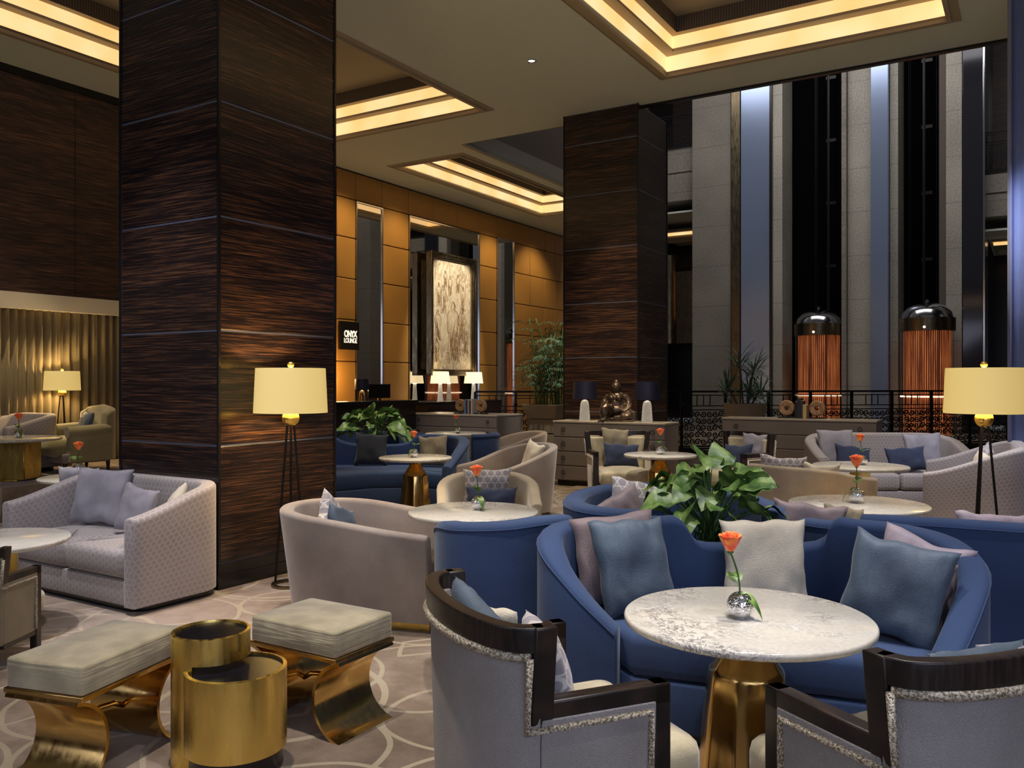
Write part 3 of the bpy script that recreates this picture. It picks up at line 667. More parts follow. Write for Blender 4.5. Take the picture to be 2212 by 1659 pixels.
# iron scroll panel mesh (shared)
def spiral(bm, cx, cz, r, a0, turns, w, d, flip=1, mir=1):
    n = 18; V = []
    for i in range(n + 1):
        t_ = i / n; rr = r * (1 - .85 * t_); a = a0 + turns * 2 * math.pi * t_ * flip
        x, z = cx + mir * rr * math.cos(a), cz + rr * math.sin(a); nx, nz = mir * math.cos(a), math.sin(a)
        V.append([bm.verts.new((x - nx * w / 2, -d, z - nz * w / 2)), bm.verts.new((x + nx * w / 2, -d, z + nz * w / 2)), bm.verts.new((x + nx * w / 2, d, z + nz * w / 2)), bm.verts.new((x - nx * w / 2, d, z - nz * w / 2))])
    for i in range(n):
        for k in range(4): bm.faces.new((V[i][k], V[i + 1][k], V[i + 1][(k + 1) % 4], V[i][(k + 1) % 4]))
def scroll_mesh(L, z0, z1, s=.14):
    bm = NB(); nx, nz = round(L / s), max(1, round((z1 - z0) / s)); sx, sz = L / nx, (z1 - z0) / nz; rd = random.Random(3)
    for i in range(nx):
        for j in range(nz):
            spiral(bm, (i + .5) * sx, z0 + (j + .5) * sz, min(sx, sz) * .52, rd.choice((0, 1.57, 3.14, 4.7)), 1.35, .022, .008, 1, rd.choice((-1, 1)))
    return bm
def railing(label, p0, p1, z=0, panels=8, top=1.3, group=None):
    dx, dy = p1[0] - p0[0], p1[1] - p0[1]; L = math.hypot(dx, dy); a = math.atan2(dy, dx)
    t = thing('iron_railing', label, 'railing', (p0[0], p0[1], z), a, group)
    s = L / panels; me = None
    for k in range(panels):
        if me is None:
            o = mkobj('scroll_panel', scroll_mesh(s - .06, .18, .9 * top / 1.3), M['iron'], t, loc=(.03, 0, 0), smooth=False); me = o.data
        else:
            o = bpy.data.objects.new('scroll_panel', me); COL.objects.link(o); o.parent = t; o.location = (.03 + k * s, 0, 0)
    for k in range(panels + 1):
        bm = NB(); cbox(bm, k * s, 0, top / 2, .05, .05, top); ball(bm, (k * s, 0, top * .8), .042, 10); ball(bm, (k * s, 0, top * .92), .03, 8); mkobj('post', bm, M['iron'], t)
    for zz, r in ((top, .028), (top * .94, .014), (top * .77, .014), (top * .705, .014), (.16, .02)):
        bm = NB(); cbox(bm, L / 2, 0, zz, L, r * 2, r * 1.4); mkobj('rail', bm, M['iron'], t, smooth=False)
    me = None
    for k in range(panels):
        for q in (.35, .5, .65):
            if me is None:
                bm = NB(); cbox(bm, 0, 0, 0, .016, .016, top * .18); o = mkobj('baluster', bm, M['iron'], t, smooth=False); me = o.data
            else: o = bpy.data.objects.new('baluster', me); COL.objects.link(o); o.parent = t
            o.location = ((k + q) * s, 0, top * .86)
    bm = NB(); box(bm, 0, L, -.1, .1, 0, .13); mkobj('kerb', bm, M['black'], t, smooth=False)
    return t
railing('long black iron railing with scroll panels along the atrium edge', (2.55, 17.4), (11.2, 19.2), 0, 9)
railing('short stretch of black iron railing between the palm and the mirror wall', (-.75, 17.3), (.9, 17.3), 0, 2)
# balconies
def balcony(side, x0, x1, zs, label):
    zr0, zr1, zb0, zlow, zcove = zs
    bm = NB(); box(bm, x0, x1, FY + .3, 30, zb0, zr0); box(bm, x0, x1, FY + .26, FY + .3, zb0 + .55 * (zr0 - zb0) - .015, zb0 + .55 * (zr0 - zb0)); struct('wall_balcony_' + side, bm, M['limestone'], smooth=False)
    bm = NB(); box(bm, x0, x1, FY + .3, 34, zb0 - .42, zb0 - .36); struct('ceiling_under_balcony_' + side, bm, M['plaster'], smooth=False)
    bm = NB(); box(bm, x0, x1, 33.9, 34, 0, zlow); struct('wall_under_balcony_' + side, bm, M['black'], smooth=False)
    bm = NB(); box(bm, x0, x1, 33, 33.1, zr0, 14); struct('wall_above_balcony_' + side, bm, M['ebony_wall'], smooth=False)
    q = b2w(x0, FY + .4); w = b2w(x1, FY + .4)
    railing(label, q, w, zr0 - .05, 2, 1.25)
balcony('left', -12.6, -10.0, (9.64, 10.86, 7.82, 8, 7.2), 'upper balcony railing at the top left of the stone pier')
balcony('right', -1.22, 2.6, (8.47 - .9, 8.4, 6.3, 6.2, 5.6), 'upper balcony railing at the far right beside the blue drape')
bm = NB(); box(bm, -1.2, 2.6, 33.2, 33.3, 8.3, 14); struct('wall_ochre_upper', bm, M['ochre'], smooth=False)
for i, (x0, x1, z, lb) in enumerate(((-12.4, -10.05, 7.0, 'warm glowing cove tray under the left balcony'), (-1.15, -.2, 5.75, 'small square lit tray under the right balcony'))):
    t = thing('cove_tray', lb, 'light', b2w(x0, 30) + (z,), -A)
    bm = NB(); box(bm, 0, x1 - x0, 0, 3.2, .06, .16); box(bm, .2, x1 - x0 - .2, -.02, 0, -.35, -.22); mkobj('tray', bm, M['mould'], t, smooth=False)
    bm = NB(); box(bm, .05, x1 - x0 - .05, .1, .3, -.02, .05); box(bm, .05, x1 - x0 - .05, .6, .8, -.2, -.12) if i == 0 else None; mkobj('lit_strip', bm, M['cove'], t, smooth=False)
bm = NB(); box(bm, 0, .9, 0, .05, 0, 2.6); lathe(bm, [(.32, 0), (.32, 3.2), (.0, 3.2)], 24, (-.1, .1, 0)); o = mkobj('bronze_drum', bm, M['bronze'], loc=b2w(-11.3, 29.4) + (2.9,), rz=-A); tag(o, 'tall curved bronze drum glimpsed beside the limestone pier', 'drum')
t = thing('scroll_screen', 'backlit iron scroll screen glowing orange left of the limestone pier', 'screen', b2w(-10.42, 29.2) + (3.9,), -A)
mkobj('scrollwork', scroll_mesh(.42, 0, 1.75, .2), M['iron'], t, smooth=False)
bm = NB(); box(bm, 0, .42, .03, .05, 0, 1.75); mkobj('backlight', bm, emit('amber_backlight', (1, .42, .12), .9), t, smooth=False)
bm = NB(); box(bm, -12.6, 3, 30.0, 30.1, 0, 14); box(bm, -9.95, -1.25, 29.6, 29.7, 0, 14); struct('wall_atrium_far', bm, M['shaft'], smooth=False) if False else bm.free()
fin('stone_pier', 'broad limestone pier reflected in the narrow mirror, right of the balcony', 1.0, 3.4, M['limestone'], 27, 28.2)
bm = NB(); box(bm, -13, 8, 34, 34.2, 0, 15); box(bm, 8, 8.2, 12, 34, 0, 15); box(bm, -13, -12.6, 24, 34, 0, 15); struct('wall_atrium_far', bm, M['black'], smooth=False)
bm = NB(); box(bm, -13, 8, 11.8, 34.2, 15, 15.2); struct('ceiling_atrium', bm, M['black'], smooth=False)
# cool light falling down the atrium onto the lift tower
light('atrium_light', 'AREA', b2w(-5, 22) + (14.2,), 620, (.96, .93, .92), (R(22), 0, -A), shape='RECTANGLE', size=12, size_y=4)
#light('atrium_warm', 'AREA', b2w(-9.5, 24.5) + (6.5,), 60, WARM, (R(60), 0, -A), shape='RECTANGLE', size=3, size_y=2)
# blue drape at the right edge
bm = NB(); L = 1.5; va = []
for i in range(260):
    u = L * i / 259; y = .07 * math.sin(u * 36 + math.sin(u * 7)) + .03 * math.sin(u * 83)
    va.append((bm.verts.new((u, y, .03)), bm.verts.new((u, y, H - .02))))
for i in range(259): bm.faces.new((va[i][0], va[i + 1][0], va[i + 1][1], va[i][1]))
o = mkobj('window_drape', bm, M['drape'], loc=(5.29, 9.0, 0), rz=R(8), angle=180); sm = o.modifiers.new('thick', 'SOLIDIFY'); sm.thickness = .006
tag(o, 'full-height pleated blue drape at the right edge', 'curtain')

# ================================================================ FURNITURE BUILDERS (front faces local -y)
def upath(W, D, rc, za, zb, th, n=8, ease=1.0):
    """U from right arm front round the back to left arm front"""
    w, y0, y1 = W / 2 - th / 2, -D / 2, D / 2 - th / 2; rc = min(rc, w * .999, y1 - y0)
    P = [(w, y0 + (y1 - rc - y0) * i / n) for i in range(n)] if y1 - rc - y0 > .02 else []
    P += [(w - rc + rc * math.cos(R(a)), y1 - rc + rc * math.sin(R(a))) for a in range(0, 91, 9)]
    if w - rc > .02: P += [(w - rc - 2 * (w - rc) * i / 6, y1) for i in range(1, 6)]
    P += [(-w + rc - rc * math.sin(R(a)), y1 - rc + rc * math.cos(R(a))) for a in range(0, 91, 9)]
    if y1 - rc - y0 > .02: P += [(-w, y1 - rc - (y1 - rc - y0) * i / n) for i in range(1, n + 1)]
    out = []; 
    for x, y in P:
        t = min(1, max(0, (y - y0) / (y1 - y0))); t = t ** ease; s = t * t * (3 - 2 * t)
        out.append((x, y, za + (zb - za) * (s * .6 + t * .4)))
    return out
def inner(path, off): 
    n2 = normals2(path); return [(p[0] - n[0] * off, p[1] - n[1] * off) for p, n in zip(path, n2)]
def loveseat(label, loc, rz, W, D, za, zb, m, seat=.41, cushions=2, rc=.25, th=.11, legs=False, group=None, name='loveseat', mseat=None):
    t = thing(name, label, 'sofa', (*loc, 0), rz, group); p = upath(W, D, rc, za, zb, th)
    bm = NB(); shell(bm, p, .06, th, .035); mkobj('back_and_arms', bm, m, t, angle=60)
    wi = W / 2 - th - .004; yb = D / 2 - th - .004; base = [(-wi, -D / 2 + .004), (wi, -D / 2 + .004)] + [(wi, yb - rc * .6), (wi - rc * .6, yb), (-wi + rc * .6, yb), (-wi, yb - rc * .6)]
    bm = NB(); slab(bm, [q for q in base], .06, .225, .012); mkobj('seat_base', bm, m, t, angle=50)
    for k in range(cushions):
        x0 = -wi + 2 * wi * k / cushions; x1 = -wi + 2 * wi * (k + 1) / cushions
        bm = NB(); slab(bm, rrect(x1 - x0 - .008, yb + D / 2 + .01, .04, (x0 + x1) / 2, (yb - D / 2 - .01) / 2), .23, seat, .045, .02); mkobj('seat_cushion', bm, mseat or m, t, angle=180)
    bm = NB(); slab(bm, offset(rrect(W, D, rc), .05), .0, .06, .004); mkobj('plinth', bm, M['black'], t)
    return t
def tub(label, loc, rz, W, D, za, zb, m, lean=.10, rc=None, seat=.42, plinth=None, group='velvet tub chairs', th=.085, name='tub_chair', ease=1.0, minn=None):
    t = thing(name, label, 'armchair', (*loc, 0), rz, group); rc = rc or W * .46
    p = upath(W - .06, D, rc, za, zb, th, ease=ease)
    bm = NB(); shell(bm, p, .07, th, .03, lean); mkobj('back_and_arms', bm, m, t, angle=70)
    ins = inner(p, th / 2 - .045 * lean * 4); ins = [(x * .97, y) for x, y in ins]
    bm = NB(); slab(bm, ins[::-1] if False else ins, .07, .24, .01); mkobj('seat_base', bm, m, t, angle=50)
    bm = NB(); slab(bm, ins, .245, seat, .05, .015); mkobj('seat_cushion', bm, minn or m, t, angle=180)
    o = [(x * .975, y * .975) for x, y, z in p]
    bm = NB(); slab(bm, o, 0, .07, .003); mkobj('plinth', bm, plinth or M['brass_brushed'], t)
    return t
def framed(label, loc, rz, scale=1, group='framed armchairs with exposed dark wood', m=None, min_=None):
    t = thing('framed_armchair', label, 'armchair', (*loc, 0), rz, group); m = m or M['linen']; min_ = min_ or M['velvet']
    if scale != 1: t.scale = (scale,) * 3
    ww, bz = .325, .12
    arc = [(ww * math.cos(R(a)), bz * math.sin(R(a))) for a in range(0, 181, 9)]
    arc = [(x, y + .0) for x, y in arc]
    # upholstery: back + two arm panels
    bm = NB(); shell(bm, [(x, y, .812) for x, y in arc], .20, .035, .006, .03); mkobj('back_upholstery', bm, m, t, angle=60)
    bm = NB(); shell(bm, [(x * .93, y - .03 if y > .03 else y, .795) for x, y in arc], .36, .05, .022, .0); mkobj('inner_back', bm, min_, t, angle=60)
    for s in (1, -1):
        bm = NB(); box(bm, s * ww - .0175, s * ww + .0175, -.35, .0, .20, .615)
        for v in bm.verts: v.co.x += s * .0125 * (v.co.z > .5)
        mkobj('arm_panel', bm, m, t, bevel=.005)
        bm = NB(); box(bm, s * ww - .027, s * ww + .027, -.40, .0, .60, .66); mkobj('arm_rail', bm, M['darkwood'], t, bevel=.006)
        bm = NB(); box(bm, s * ww - .027, s * ww + .027, -.035, .03, .60, .865)
        for v in bm.verts: v.co.x += s * .03 * (v.co.z > .8)
        mkobj('wing_post', bm, M['darkwood'], t, bevel=.006)
        bm = NB(); box(bm, s * ww - .027, s * ww + .027, -.40, -.345, .0, .66); mkobj('front_leg', bm, M['darkwood'], t, bevel=.006)
        bm = NB(); cbox(bm, s * ww * .8, .09, .1, .045, .045, .2); mkobj('rear_leg', bm, M['darkwood'], t, bevel=.005)
        g = s * (ww + .029); e = .012
        bm = NB(); tube(bm, [(g, -.333, .22), (g, -.333, .588), (g, .042, .588), (g + s * .018, .042, .785)], .011, 6); mkobj('gimp_trim', bm, M['gimp'], t, angle=180)
    bm = NB(); shell(bm, [(x * (ww + .03) / ww, y + (.02 if y > .03 else 0), .865) for x, y in arc], .800, .045, .006, .03); mkobj('top_rail', bm, M['darkwood'], t, angle=40)
    bm = NB(); n2 = normals2(arc); tube(bm, [(p[0] + n[0] * .045, p[1] + n[1] * .045, .787) for p, n in zip(arc, n2)][1:-1], .0125, 6); mkobj('gimp_trim', bm, M['gimp'], t, angle=180)
    bm = NB(); box(bm, -ww + .02, ww - .02, -.40, -.35, .2, .25); box(bm, -ww - .02, -ww + .02, -.35, .0, .17, .205); box(bm, ww - .02, ww + .02, -.35, .0, .17, .205); mkobj('seat_rail', bm, M['darkwood'], t, bevel=.004)
    bm = NB(); slab(bm, rrect(.60, .50, .05, 0, -.16), .22, .30, .015); mkobj('seat_deck', bm, m, t)
    bm = NB(); slab(bm, rrect(.60, .64, .06, 0, -.24), .30, .455, .045, .03); mkobj('seat_cushion', bm, min_, t, angle=180)
    return t
def lobed(bm, prof, k=10, c=(0, 0, 0), depth=.05, n=60):
    rings = []
    for r, z in prof: rings.append([(c[0] + r * (1 - depth * abs(math.sin(k * math.pi * i / n)) ** .8) * math.cos(2 * math.pi * i / n), c[1] + r * (1 - depth * abs(math.sin(k * math.pi * i / n)) ** .8) * math.sin(2 * math.pi * i / n), c[2] + z) for i in range(n)])
    loft(bm, rings); return bm
def round_table(label, loc, r=.42, z=.70, base='cone', mi=0, group='round marble tables'):
    t = thing('marble_table', label, 'table', (*loc, 0), .4 * mi, group)
    bm = NB(); lathe(bm, [(0, z - .028), (r - .012, z - .028), (r - .002, z - .022), (r, z - .012), (r - .002, z - .004), (r - .007, z), (0, z)], 72); mkobj('tabletop', bm, MARB[mi % 4], t, angle=50)
    if base == 'cone':
        bm = NB(); lobed(bm, [(.19, 0), (.19, .012), (.165, .20), (.145, .40), (.132, z - .20), (.128, z - .185), (.115, z - .17), (.075, z - .11), (.055, z - .075), (.055, z - .045)], 9, depth=.035); mkobj('pedestal', bm, M['brass'], t, angle=28)
        bm = NB(); lathe(bm, [(0, z - .046), (.16, z - .046), (.16, z - .029), (0, z - .029)], 32); mkobj('top_plate', bm, M['brass'], t)
    elif base == 'box':
        bm = NB(); box(bm, -.13, .13, -.05, .05, .02, z - .03); mkobj('pedestal', bm, M['brass_brushed'], t, bevel=.004)
        bm = NB(); box(bm, -.19, .19, -.19, .19, 0, .02); mkobj('foot_plate', bm, M['brass_brushed'], t, bevel=.004)
    else:
        bm = NB(); lathe(bm, [(.14, 0), (.14, z - .03), (0, z - .03)], 40); mkobj('pedestal', bm, M['brass_brushed'], t, angle=40)
    return t
def leaf_blade(bm, L, w, base, az, rise, droop, twist=0, n=8, cup=.18, wave=0, tip=1.6):
    """arched leaf: starts at base, heads along azimuth az"""
    c, s = math.cos(az), math.sin(az); V = []
    for i in range(n + 1):
        t = i / n; d = L * t; hh = rise * L * t - droop * L * t * t
        hw = w / 2 * max(.0, math.sin(math.pi * min(1, t ** .75)) ** .8) if 0 < i < n else .001
        row = []
        for k in (-1, -.5, 0, .5, 1):
            x = d * (1 - .25 * droop * t); y = k * hw; z = hh + cup * abs(k) * hw + wave * hw * math.sin(t * 14 + k)
            z += math.sin(twist) * k * hw; 
            row.append(bm.verts.new((base[0] + c * x - s * y, base[1] + s * x + c * y, base[2] + z)))
        V.append(row)
    for i in range(n):
        for k in range(4): bm.faces.new((V[i][k], V[i + 1][k], V[i + 1][k + 1], V[i][k + 1]))
def rose(tlabel, loc, h=.15, s=1.0, lean=(-.02, 0), group='orange roses in silver bud vases', seed=0):
    """loc = top rim of the vase"""
    rd = random.Random(seed); t = thing('orange_rose', tlabel, 'flower', loc, rd.uniform(0, 6), group)
    a = -t.rotation_euler[2]; lx, ly = lean[0] * math.cos(a) - lean[1] * math.sin(a), lean[0] * math.sin(a) + lean[1] * math.cos(a)
    bm = NB(); top = (lx, ly, h); tube(bm, crom([(0, 0, -.05), (lx * .2, ly * .2, h * .4), top], 4), .0028 * s, 6); lathe(bm, [(.003, -.012), (.011, -.004), (.013, .004), (.0, .006)], 10, top); mkobj('stem', bm, M['stem'], t, angle=180)
    bm = NB(); r0 = .027 * s
    for ring, (n, rr, hh, op) in enumerate(((3, .30, 1.05, .02), (4, .52, 1.08, .10), (5, .78, 1.02, .28), (6, 1.0, .92, .55))):
        for k in range(n):
            az = 2 * math.pi * k / n + ring * .7; V = []
            for i in range(6):
                v = i / 5; row = []
                for j in range(7):
                    u = (j / 6 - .5) * 2; ang = az + u * math.pi / n * 1.35
                    rad = r0 * rr * (.28 + .72 * math.sin(v * 1.75) + op * v ** 3 * .6) * (1 - .06 * u * u)
                    z = h + r0 * 2.15 * hh * v * (1 - .12 * u * u * v) - .002
                    row.append(bm.verts.new((lx + rad * math.cos(ang), ly + rad * math.sin(ang), z)))
                V.append(row)
            for i in range(5):
                for j in range(6): bm.faces.new((V[i][j], V[i][j + 1], V[i + 1][j + 1], V[i + 1][j]))
    o = mkobj('bloom', bm, M['roseor'], t, angle=180); q = o.modifiers.new('t', 'SOLIDIFY'); q.thickness = .0012
    for k, (az, zz, L, w) in enumerate(((.6, h * .25, .075, .05), (2.8, h * .38, .05, .036), (4.4, .0, .10, .034))):
        bm = NB(); leaf_blade(bm, L * s, w * s, (lx * .3, ly * .3, zz), az + rd.uniform(-.5, .5), .75 if k < 2 else .2, .5 if k < 2 else .9, rd.uniform(-.4, .4), 7); mkobj('leaf', bm, M['leaf'], t, angle=180)
    return t
def vase(label, loc, r=.046, group='crackled silver ball vases'):
    bm = NB(); a0 = math.asin(.42); prof = [(0, .004), (r * .5, .0)]
    for i in range(13):
        a = -math.pi / 2 + .5 + (math.pi - .5 - a0 * 1.0) * i / 12; prof.append((r * math.cos(a), r * .93 + r * math.sin(a)))
    prof += [(prof[-1][0] * .9, prof[-1][1]), (prof[-1][0] * .86, prof[-1][1] - .01), (r * .6, r), (0, r * .9)]
    bm = NB(); lathe(bm, prof, 32); o = mkobj('ball_vase', bm, M['chrome'], loc=loc, angle=180); return tag(o, label, 'vase', group)
def vase_rose(where, loc, z, r=.046, h=.15, s=1.0, lean=(-.02, 0), seed=0):
    vase('crackled silver ball vase on ' + where, (*loc, z + .001), r)
    rose('orange rose in the ball vase on ' + where, (*loc, z + r * 1.75), h, s, lean, seed=seed)
def lamp_floor(label, loc, rz=0, H_=1.60):
    t = thing('floor_lamp', label, 'floor lamp', (*loc, 0), rz, 'tripod floor lamps with drum shades')
    bm = NB(); lathe(bm, [(.265, 1.275), (.25, 1.60), (.247, 1.60), (.262, 1.275), (.265, 1.275)], 56); mkobj('lamp_shade', bm, M['shade'], t)
    bm = NB()
    for k in range(3): a = k * 2.094; tube(bm, [(0, 0, 1.59), (.249 * math.cos(a), .249 * math.sin(a), 1.59)], .004, 5)
    mkobj('shade_spider', bm, M['brass_brushed'], t)
    bm = NB(); ball(bm, (0, 0, 1.625), .024, 16); tube(bm, [(0, 0, 1.58), (0, 0, 1.61)], .006, 8); mkobj('finial', bm, M['brass_brushed'], t, angle=180)
    bm = NB(); ball(bm, (0, 0, 1.235), .062, 24); tube(bm, [(0, 0, 1.28), (0, 0, 1.45)], .008, 8); mkobj('brass_ball', bm, M['brass_brushed'], t, angle=180)
    for k in range(3):
        a = k * 2 * math.pi / 3 + .5; bm = NB(); tube(bm, [(.028 * math.cos(a), .028 * math.sin(a), 1.185), (.125 * math.cos(a), .125 * math.sin(a), .03)], .0085, 8); mkobj('leg', bm, M['iron'], t)
    bm = NB(); lathe(bm, [(.11, 0), (.14, 0), (.14, .03), (.11, .03), (.11, 0)], 48); mkobj('base_ring', bm, M['bronze'], t, angle=40)
    l = light('lamp_bulb', 'POINT', (0, 0, 1.44), 34, (1, .70, .34), shadow_soft_size=.05); l.data.energy = 25; l.parent = t
    return t
def table_lamp(label, loc, kind='navy', s=1.0, group=None):
    t = thing('table_lamp', label, 'table lamp', loc, .3, group); t.scale = (s,) * 3
    if kind == 'navy':
        bm = NB(); lathe(bm, [(.19, .33), (.175, .60), (.172, .60), (.187, .33), (.19, .33)], 40); mkobj('lamp_shade', bm, M['navyshade'], t)
        bm = NB(); lathe(bm, [(0, .585), (.168, .585), (.168, .59), (0, .59)], 32); mkobj('shade_lining', bm, M['shade'], t)
        bm = NB(); lobed(bm, [(.085, 0), (.088, .03), (.078, .15), (.07, .25), (.055, .30), (.02, .32)], 7, depth=.14); mkobj('crystal_base', bm, M['crystal'], t, angle=60)
        light('lamp_bulb', 'POINT', (0, 0, .42), 4.0, (1, .8, .55), shadow_soft_size=.03).parent = t
    else:
        bm = NB(); lathe(bm, [(.24, .42), (.205, .70), (.20, .70), (.235, .42), (.24, .42)], 40 if kind == 'white' else 6); mkobj('lamp_shade', bm, M['shade_white'], t)
        bm = NB(); lobed(bm, [(.075, 0), (.065, .1), (.05, .3), (.045, .41), (.01, .42)], 6, depth=.12); mkobj('crystal_base', bm, M['crystal'], t, angle=40)
        light('lamp_bulb', 'POINT', (0, 0, .45), 5, (1, .8, .55), shadow_soft_size=.05).parent = t
    return t
def credenza(label, bx, by, W, D=.5, H_=.93, drawers=4, splits=1, group='leather fronted credenzas'):
    """bx,by = front left corner in the building plan"""
    t = thing('credenza', label, 'cabinet', b2w(bx + W / 2, by + D / 2) + (0,), -A, group)
    bm = NB(); box(bm, -W / 2, W / 2, -D / 2 + .02, D / 2, .08, H_ - .03); mkobj('carcass', bm, M['leather'], t, bevel=.006)
    bm = NB(); box(bm, -W / 2 - .006, W / 2 + .006, -D / 2 - .006, D / 2, H_ - .03, H_); mkobj('top', bm, M['stonetop'], t, bevel=.006)
    bm = NB(); box(bm, -W / 2 + .05, W / 2 - .05, -D / 2 + .05, D / 2 - .02, 0, .08); mkobj('plinth', bm, M['black'], t)
    zh = (H_ - .03 - .085) / drawers; ws = W / splits
    for i in range(splits):
        for j in range(drawers):
            bm = NB(); x0 = -W / 2 + i * ws; z0 = .085 + j * zh; box(bm, x0 + .004, x0 + ws - .004, -D / 2, -D / 2 + .022, z0 + .006, z0 + zh - .006); dr = mkobj('drawer', bm, M['leather'], t, bevel=.008)
            for hx in ((.10, .9) if splits == 1 and W > .9 else (.5,)):
                bm = NB(); pts = [(x0 + ws * hx + .03 * math.cos(a), -D / 2 - .012, z0 + zh * .52 + .03 * math.sin(a)) for a in [k * math.pi / 8 for k in range(17)]]; tube(bm, pts, .004, 6, False)
                ball(bm, (x0 + ws * hx, -D / 2 - .006, z0 + zh * .55 + .022), .008, 8); mkobj('ring_pull', bm, M['iron'], dr, angle=180)
    return t
def bench(label, loc, rz, L, W):
    t = thing('velvet_bench', label, 'stool', (*loc, 0), rz, 'velvet benches on curved brass legs')
    bm = NB(); slab(bm, rrect(L, W, .018), .365, .475, .012, .008); mkobj('seat_cushion', bm, M['velvet_fold'], t, angle=180)
    bm = NB(); box(bm, -L / 2 - .004, L / 2 + .004, -W / 2 - .004, W / 2 + .004, .345, .364); mkobj('seat_plate', bm, M['rosegold'], t, bevel=.003)
    rz_ = .17; cz = .172
    for s in (1, -1):
        pts = [(s * (L / 2 + .04 - (.175) * math.cos(R(a))), cz + rz_ * math.sin(R(a))) for a in range(-80, 81, 8)]
        n2 = normals2(pts); hw = .007
        rings = [[(p[0] - n[0] * hw, -W / 2 + .012, p[1] - n[1] * hw), (p[0] + n[0] * hw, -W / 2 + .012, p[1] + n[1] * hw), (p[0] + n[0] * hw, W / 2 - .012, p[1] + n[1] * hw), (p[0] - n[0] * hw, W / 2 - .012, p[1] - n[1] * hw)] for p, n in zip(pts, n2)]
        bm = NB(); loft(bm, rings); mkobj('curved_leg', bm, M['rosegold'], t, angle=50)
    bm = NB(); x = L / 2 - .14; tube(bm, [(-x, 0, .172), (-x * .6, 0, .2), (0, 0, .21), (x * .6, 0, .2), (x, 0, .172)], .011, 8); mkobj('stretcher', bm, M['rosegold'], t, angle=180)
    return t
def curved_sofa(label, pts, front, m=None, th=.12, z0=.06, seat=(.27, .45), k=5, group='royal blue curved sofas', r=.035, lean=0):
    m = m or M['blue']; cx = sum(p[0] for p in pts) / len(pts); cy = sum(p[1] for p in pts) / len(pts)
    t = thing('curved_sofa', label, 'sofa', (cx, cy, 0), 0, group)
    L = [(p[0] - cx, p[1] - cy, p[2]) for p in pts]; P = crom(L, k)
    bm = NB(); shell(bm, P, z0, th, r, lean); mkobj('back_and_arms', bm, m, t, angle=70)
    ins = inner(P, th / 2 + .003); fr = [(x - cx, y - cy) for x, y in front]; poly = ins + fr
    bm = NB(); slab(bm, poly, seat[0], seat[1], .045, .01); mkobj('seat_cushion', bm, m, t, angle=180)
    bm = NB(); slab(bm, poly, z0, seat[0] - .005, .01); mkobj('seat_base', bm, m, t, angle=60)
    n2 = normals2(P); bm = NB(); tube(bm, [(p[0] + n[0] * (th / 2 + .001 + lean * p[2]), p[1] + n[1] * (th / 2 + .001), p[2] - r * .9) for p, n in zip(P, n2)], .0035, 5); mkobj('piping', bm, M['blue'], t, angle=180)
    bm = NB(); slab(bm, offset([(x * .97, y * .97) for x, y in ([(p[0], p[1]) for p in P] + fr)], .02), 0, z0, .003); mkobj('plinth', bm, M['black'], t)
    return t
def broadleaf(label, loc, spread, height, nleaf, seed, planter=None, L=.26, w=.15, name='leafy_plant', group='broad leaved green plants'):
    rd = random.Random(seed); t = thing(name, label, 'plant', loc, 0, group)
    bl = NB(); bs = NB()
    for i in range(nleaf):
        az = i * 2.4 + rd.uniform(-.4, .4); q = ((i + .5) / nleaf) ** .6; hr = height * (1.02 - .62 * q * q) * rd.uniform(.82, 1.08); rr = spread * .36 * q
        tip = (rr * math.cos(az), rr * math.sin(az), hr)
        tube(bs, crom([(rd.uniform(-.07, .07), rd.uniform(-.07, .07), 0), (tip[0] * .45, tip[1] * .45, hr * .62), tip], 3), [.006, .0055, .005, .005, .0045, .004, .003], 5)
        sc = rd.uniform(.7, 1.15); up = rd.uniform(.5, 1.1) * (1 - q) + rd.uniform(-.1, .5) * q
        leaf_blade(bl, L * sc, w * sc * rd.uniform(.85, 1.1), tip, az + rd.uniform(-.7, .7), up, rd.uniform(.35, 1.05), rd.uniform(-.9, .9), 10, rd.uniform(.1, .4), rd.uniform(.05, .3))
    mkobj('foliage', bl, M['leaf'], t, angle=180); mkobj('stems', bs, M['stem'], t, angle=180)
    if planter:
        r, z = planter; bm = NB(); lathe(bm, [(r * .8, z), (r, 0), (r * .9, 0), (r * .85, -.04), (0, -.04)], 28); mkobj('pot', bm, M['navy'], t)
    return t
def ring_stand(label, loc, rz):
    t = thing('wooden_ring', label, 'bookend', loc, rz, 'carved wooden ring bookends')
    bm = NB(); pts = 28
    for r0, r1, d in ((.035, .115, .028),):
        rings = []
        for i in range(pts):
            a = 2 * math.pi * i / pts; rings.append([(rr * math.cos(a), y, .15 + rr * math.sin(a)) for rr, y in ((r0, -d), (r0 + .01, -d - .004), (r1 - .012, -d - .004), (r1, -d + .01), (r1, d - .01), (r1 - .012, d), (r0, d))])
        loft(bm, rings, True, False, wrap=True)
    mkobj('ring', bm, M['woodring'], t)
    bm = NB(); box(bm, -.12, .12, -.06, .06, 0, .018); tube(bm, [(0, 0, .018), (0, 0, .04)], .012, 8); mkobj('stand', bm, M['black'], t, angle=40)
    return t
def book(label, loc, rz, h, th, d, col, group):
    t = thing('book', label, 'book', loc, rz, group)
    bm = NB(); box(bm, -th / 2, th / 2, -d / 2, d / 2, 0, h); bmesh.ops.delete(bm, geom=[], context='FACES')
    mkobj('cover', bm, mat('book_cover', col, .4), t, bevel=.002)
    bm = NB(); box(bm, -th / 2 + .003, th / 2 - .003, -d / 2 + .004, d / 2 + .001, .003, h + .0012); mkobj('pages', bm, M['paper'], t, smooth=False)
    return t

# ================================================================ PLACEMENT
b2 = b2w
def bl(bx, by): return b2w(bx, by)
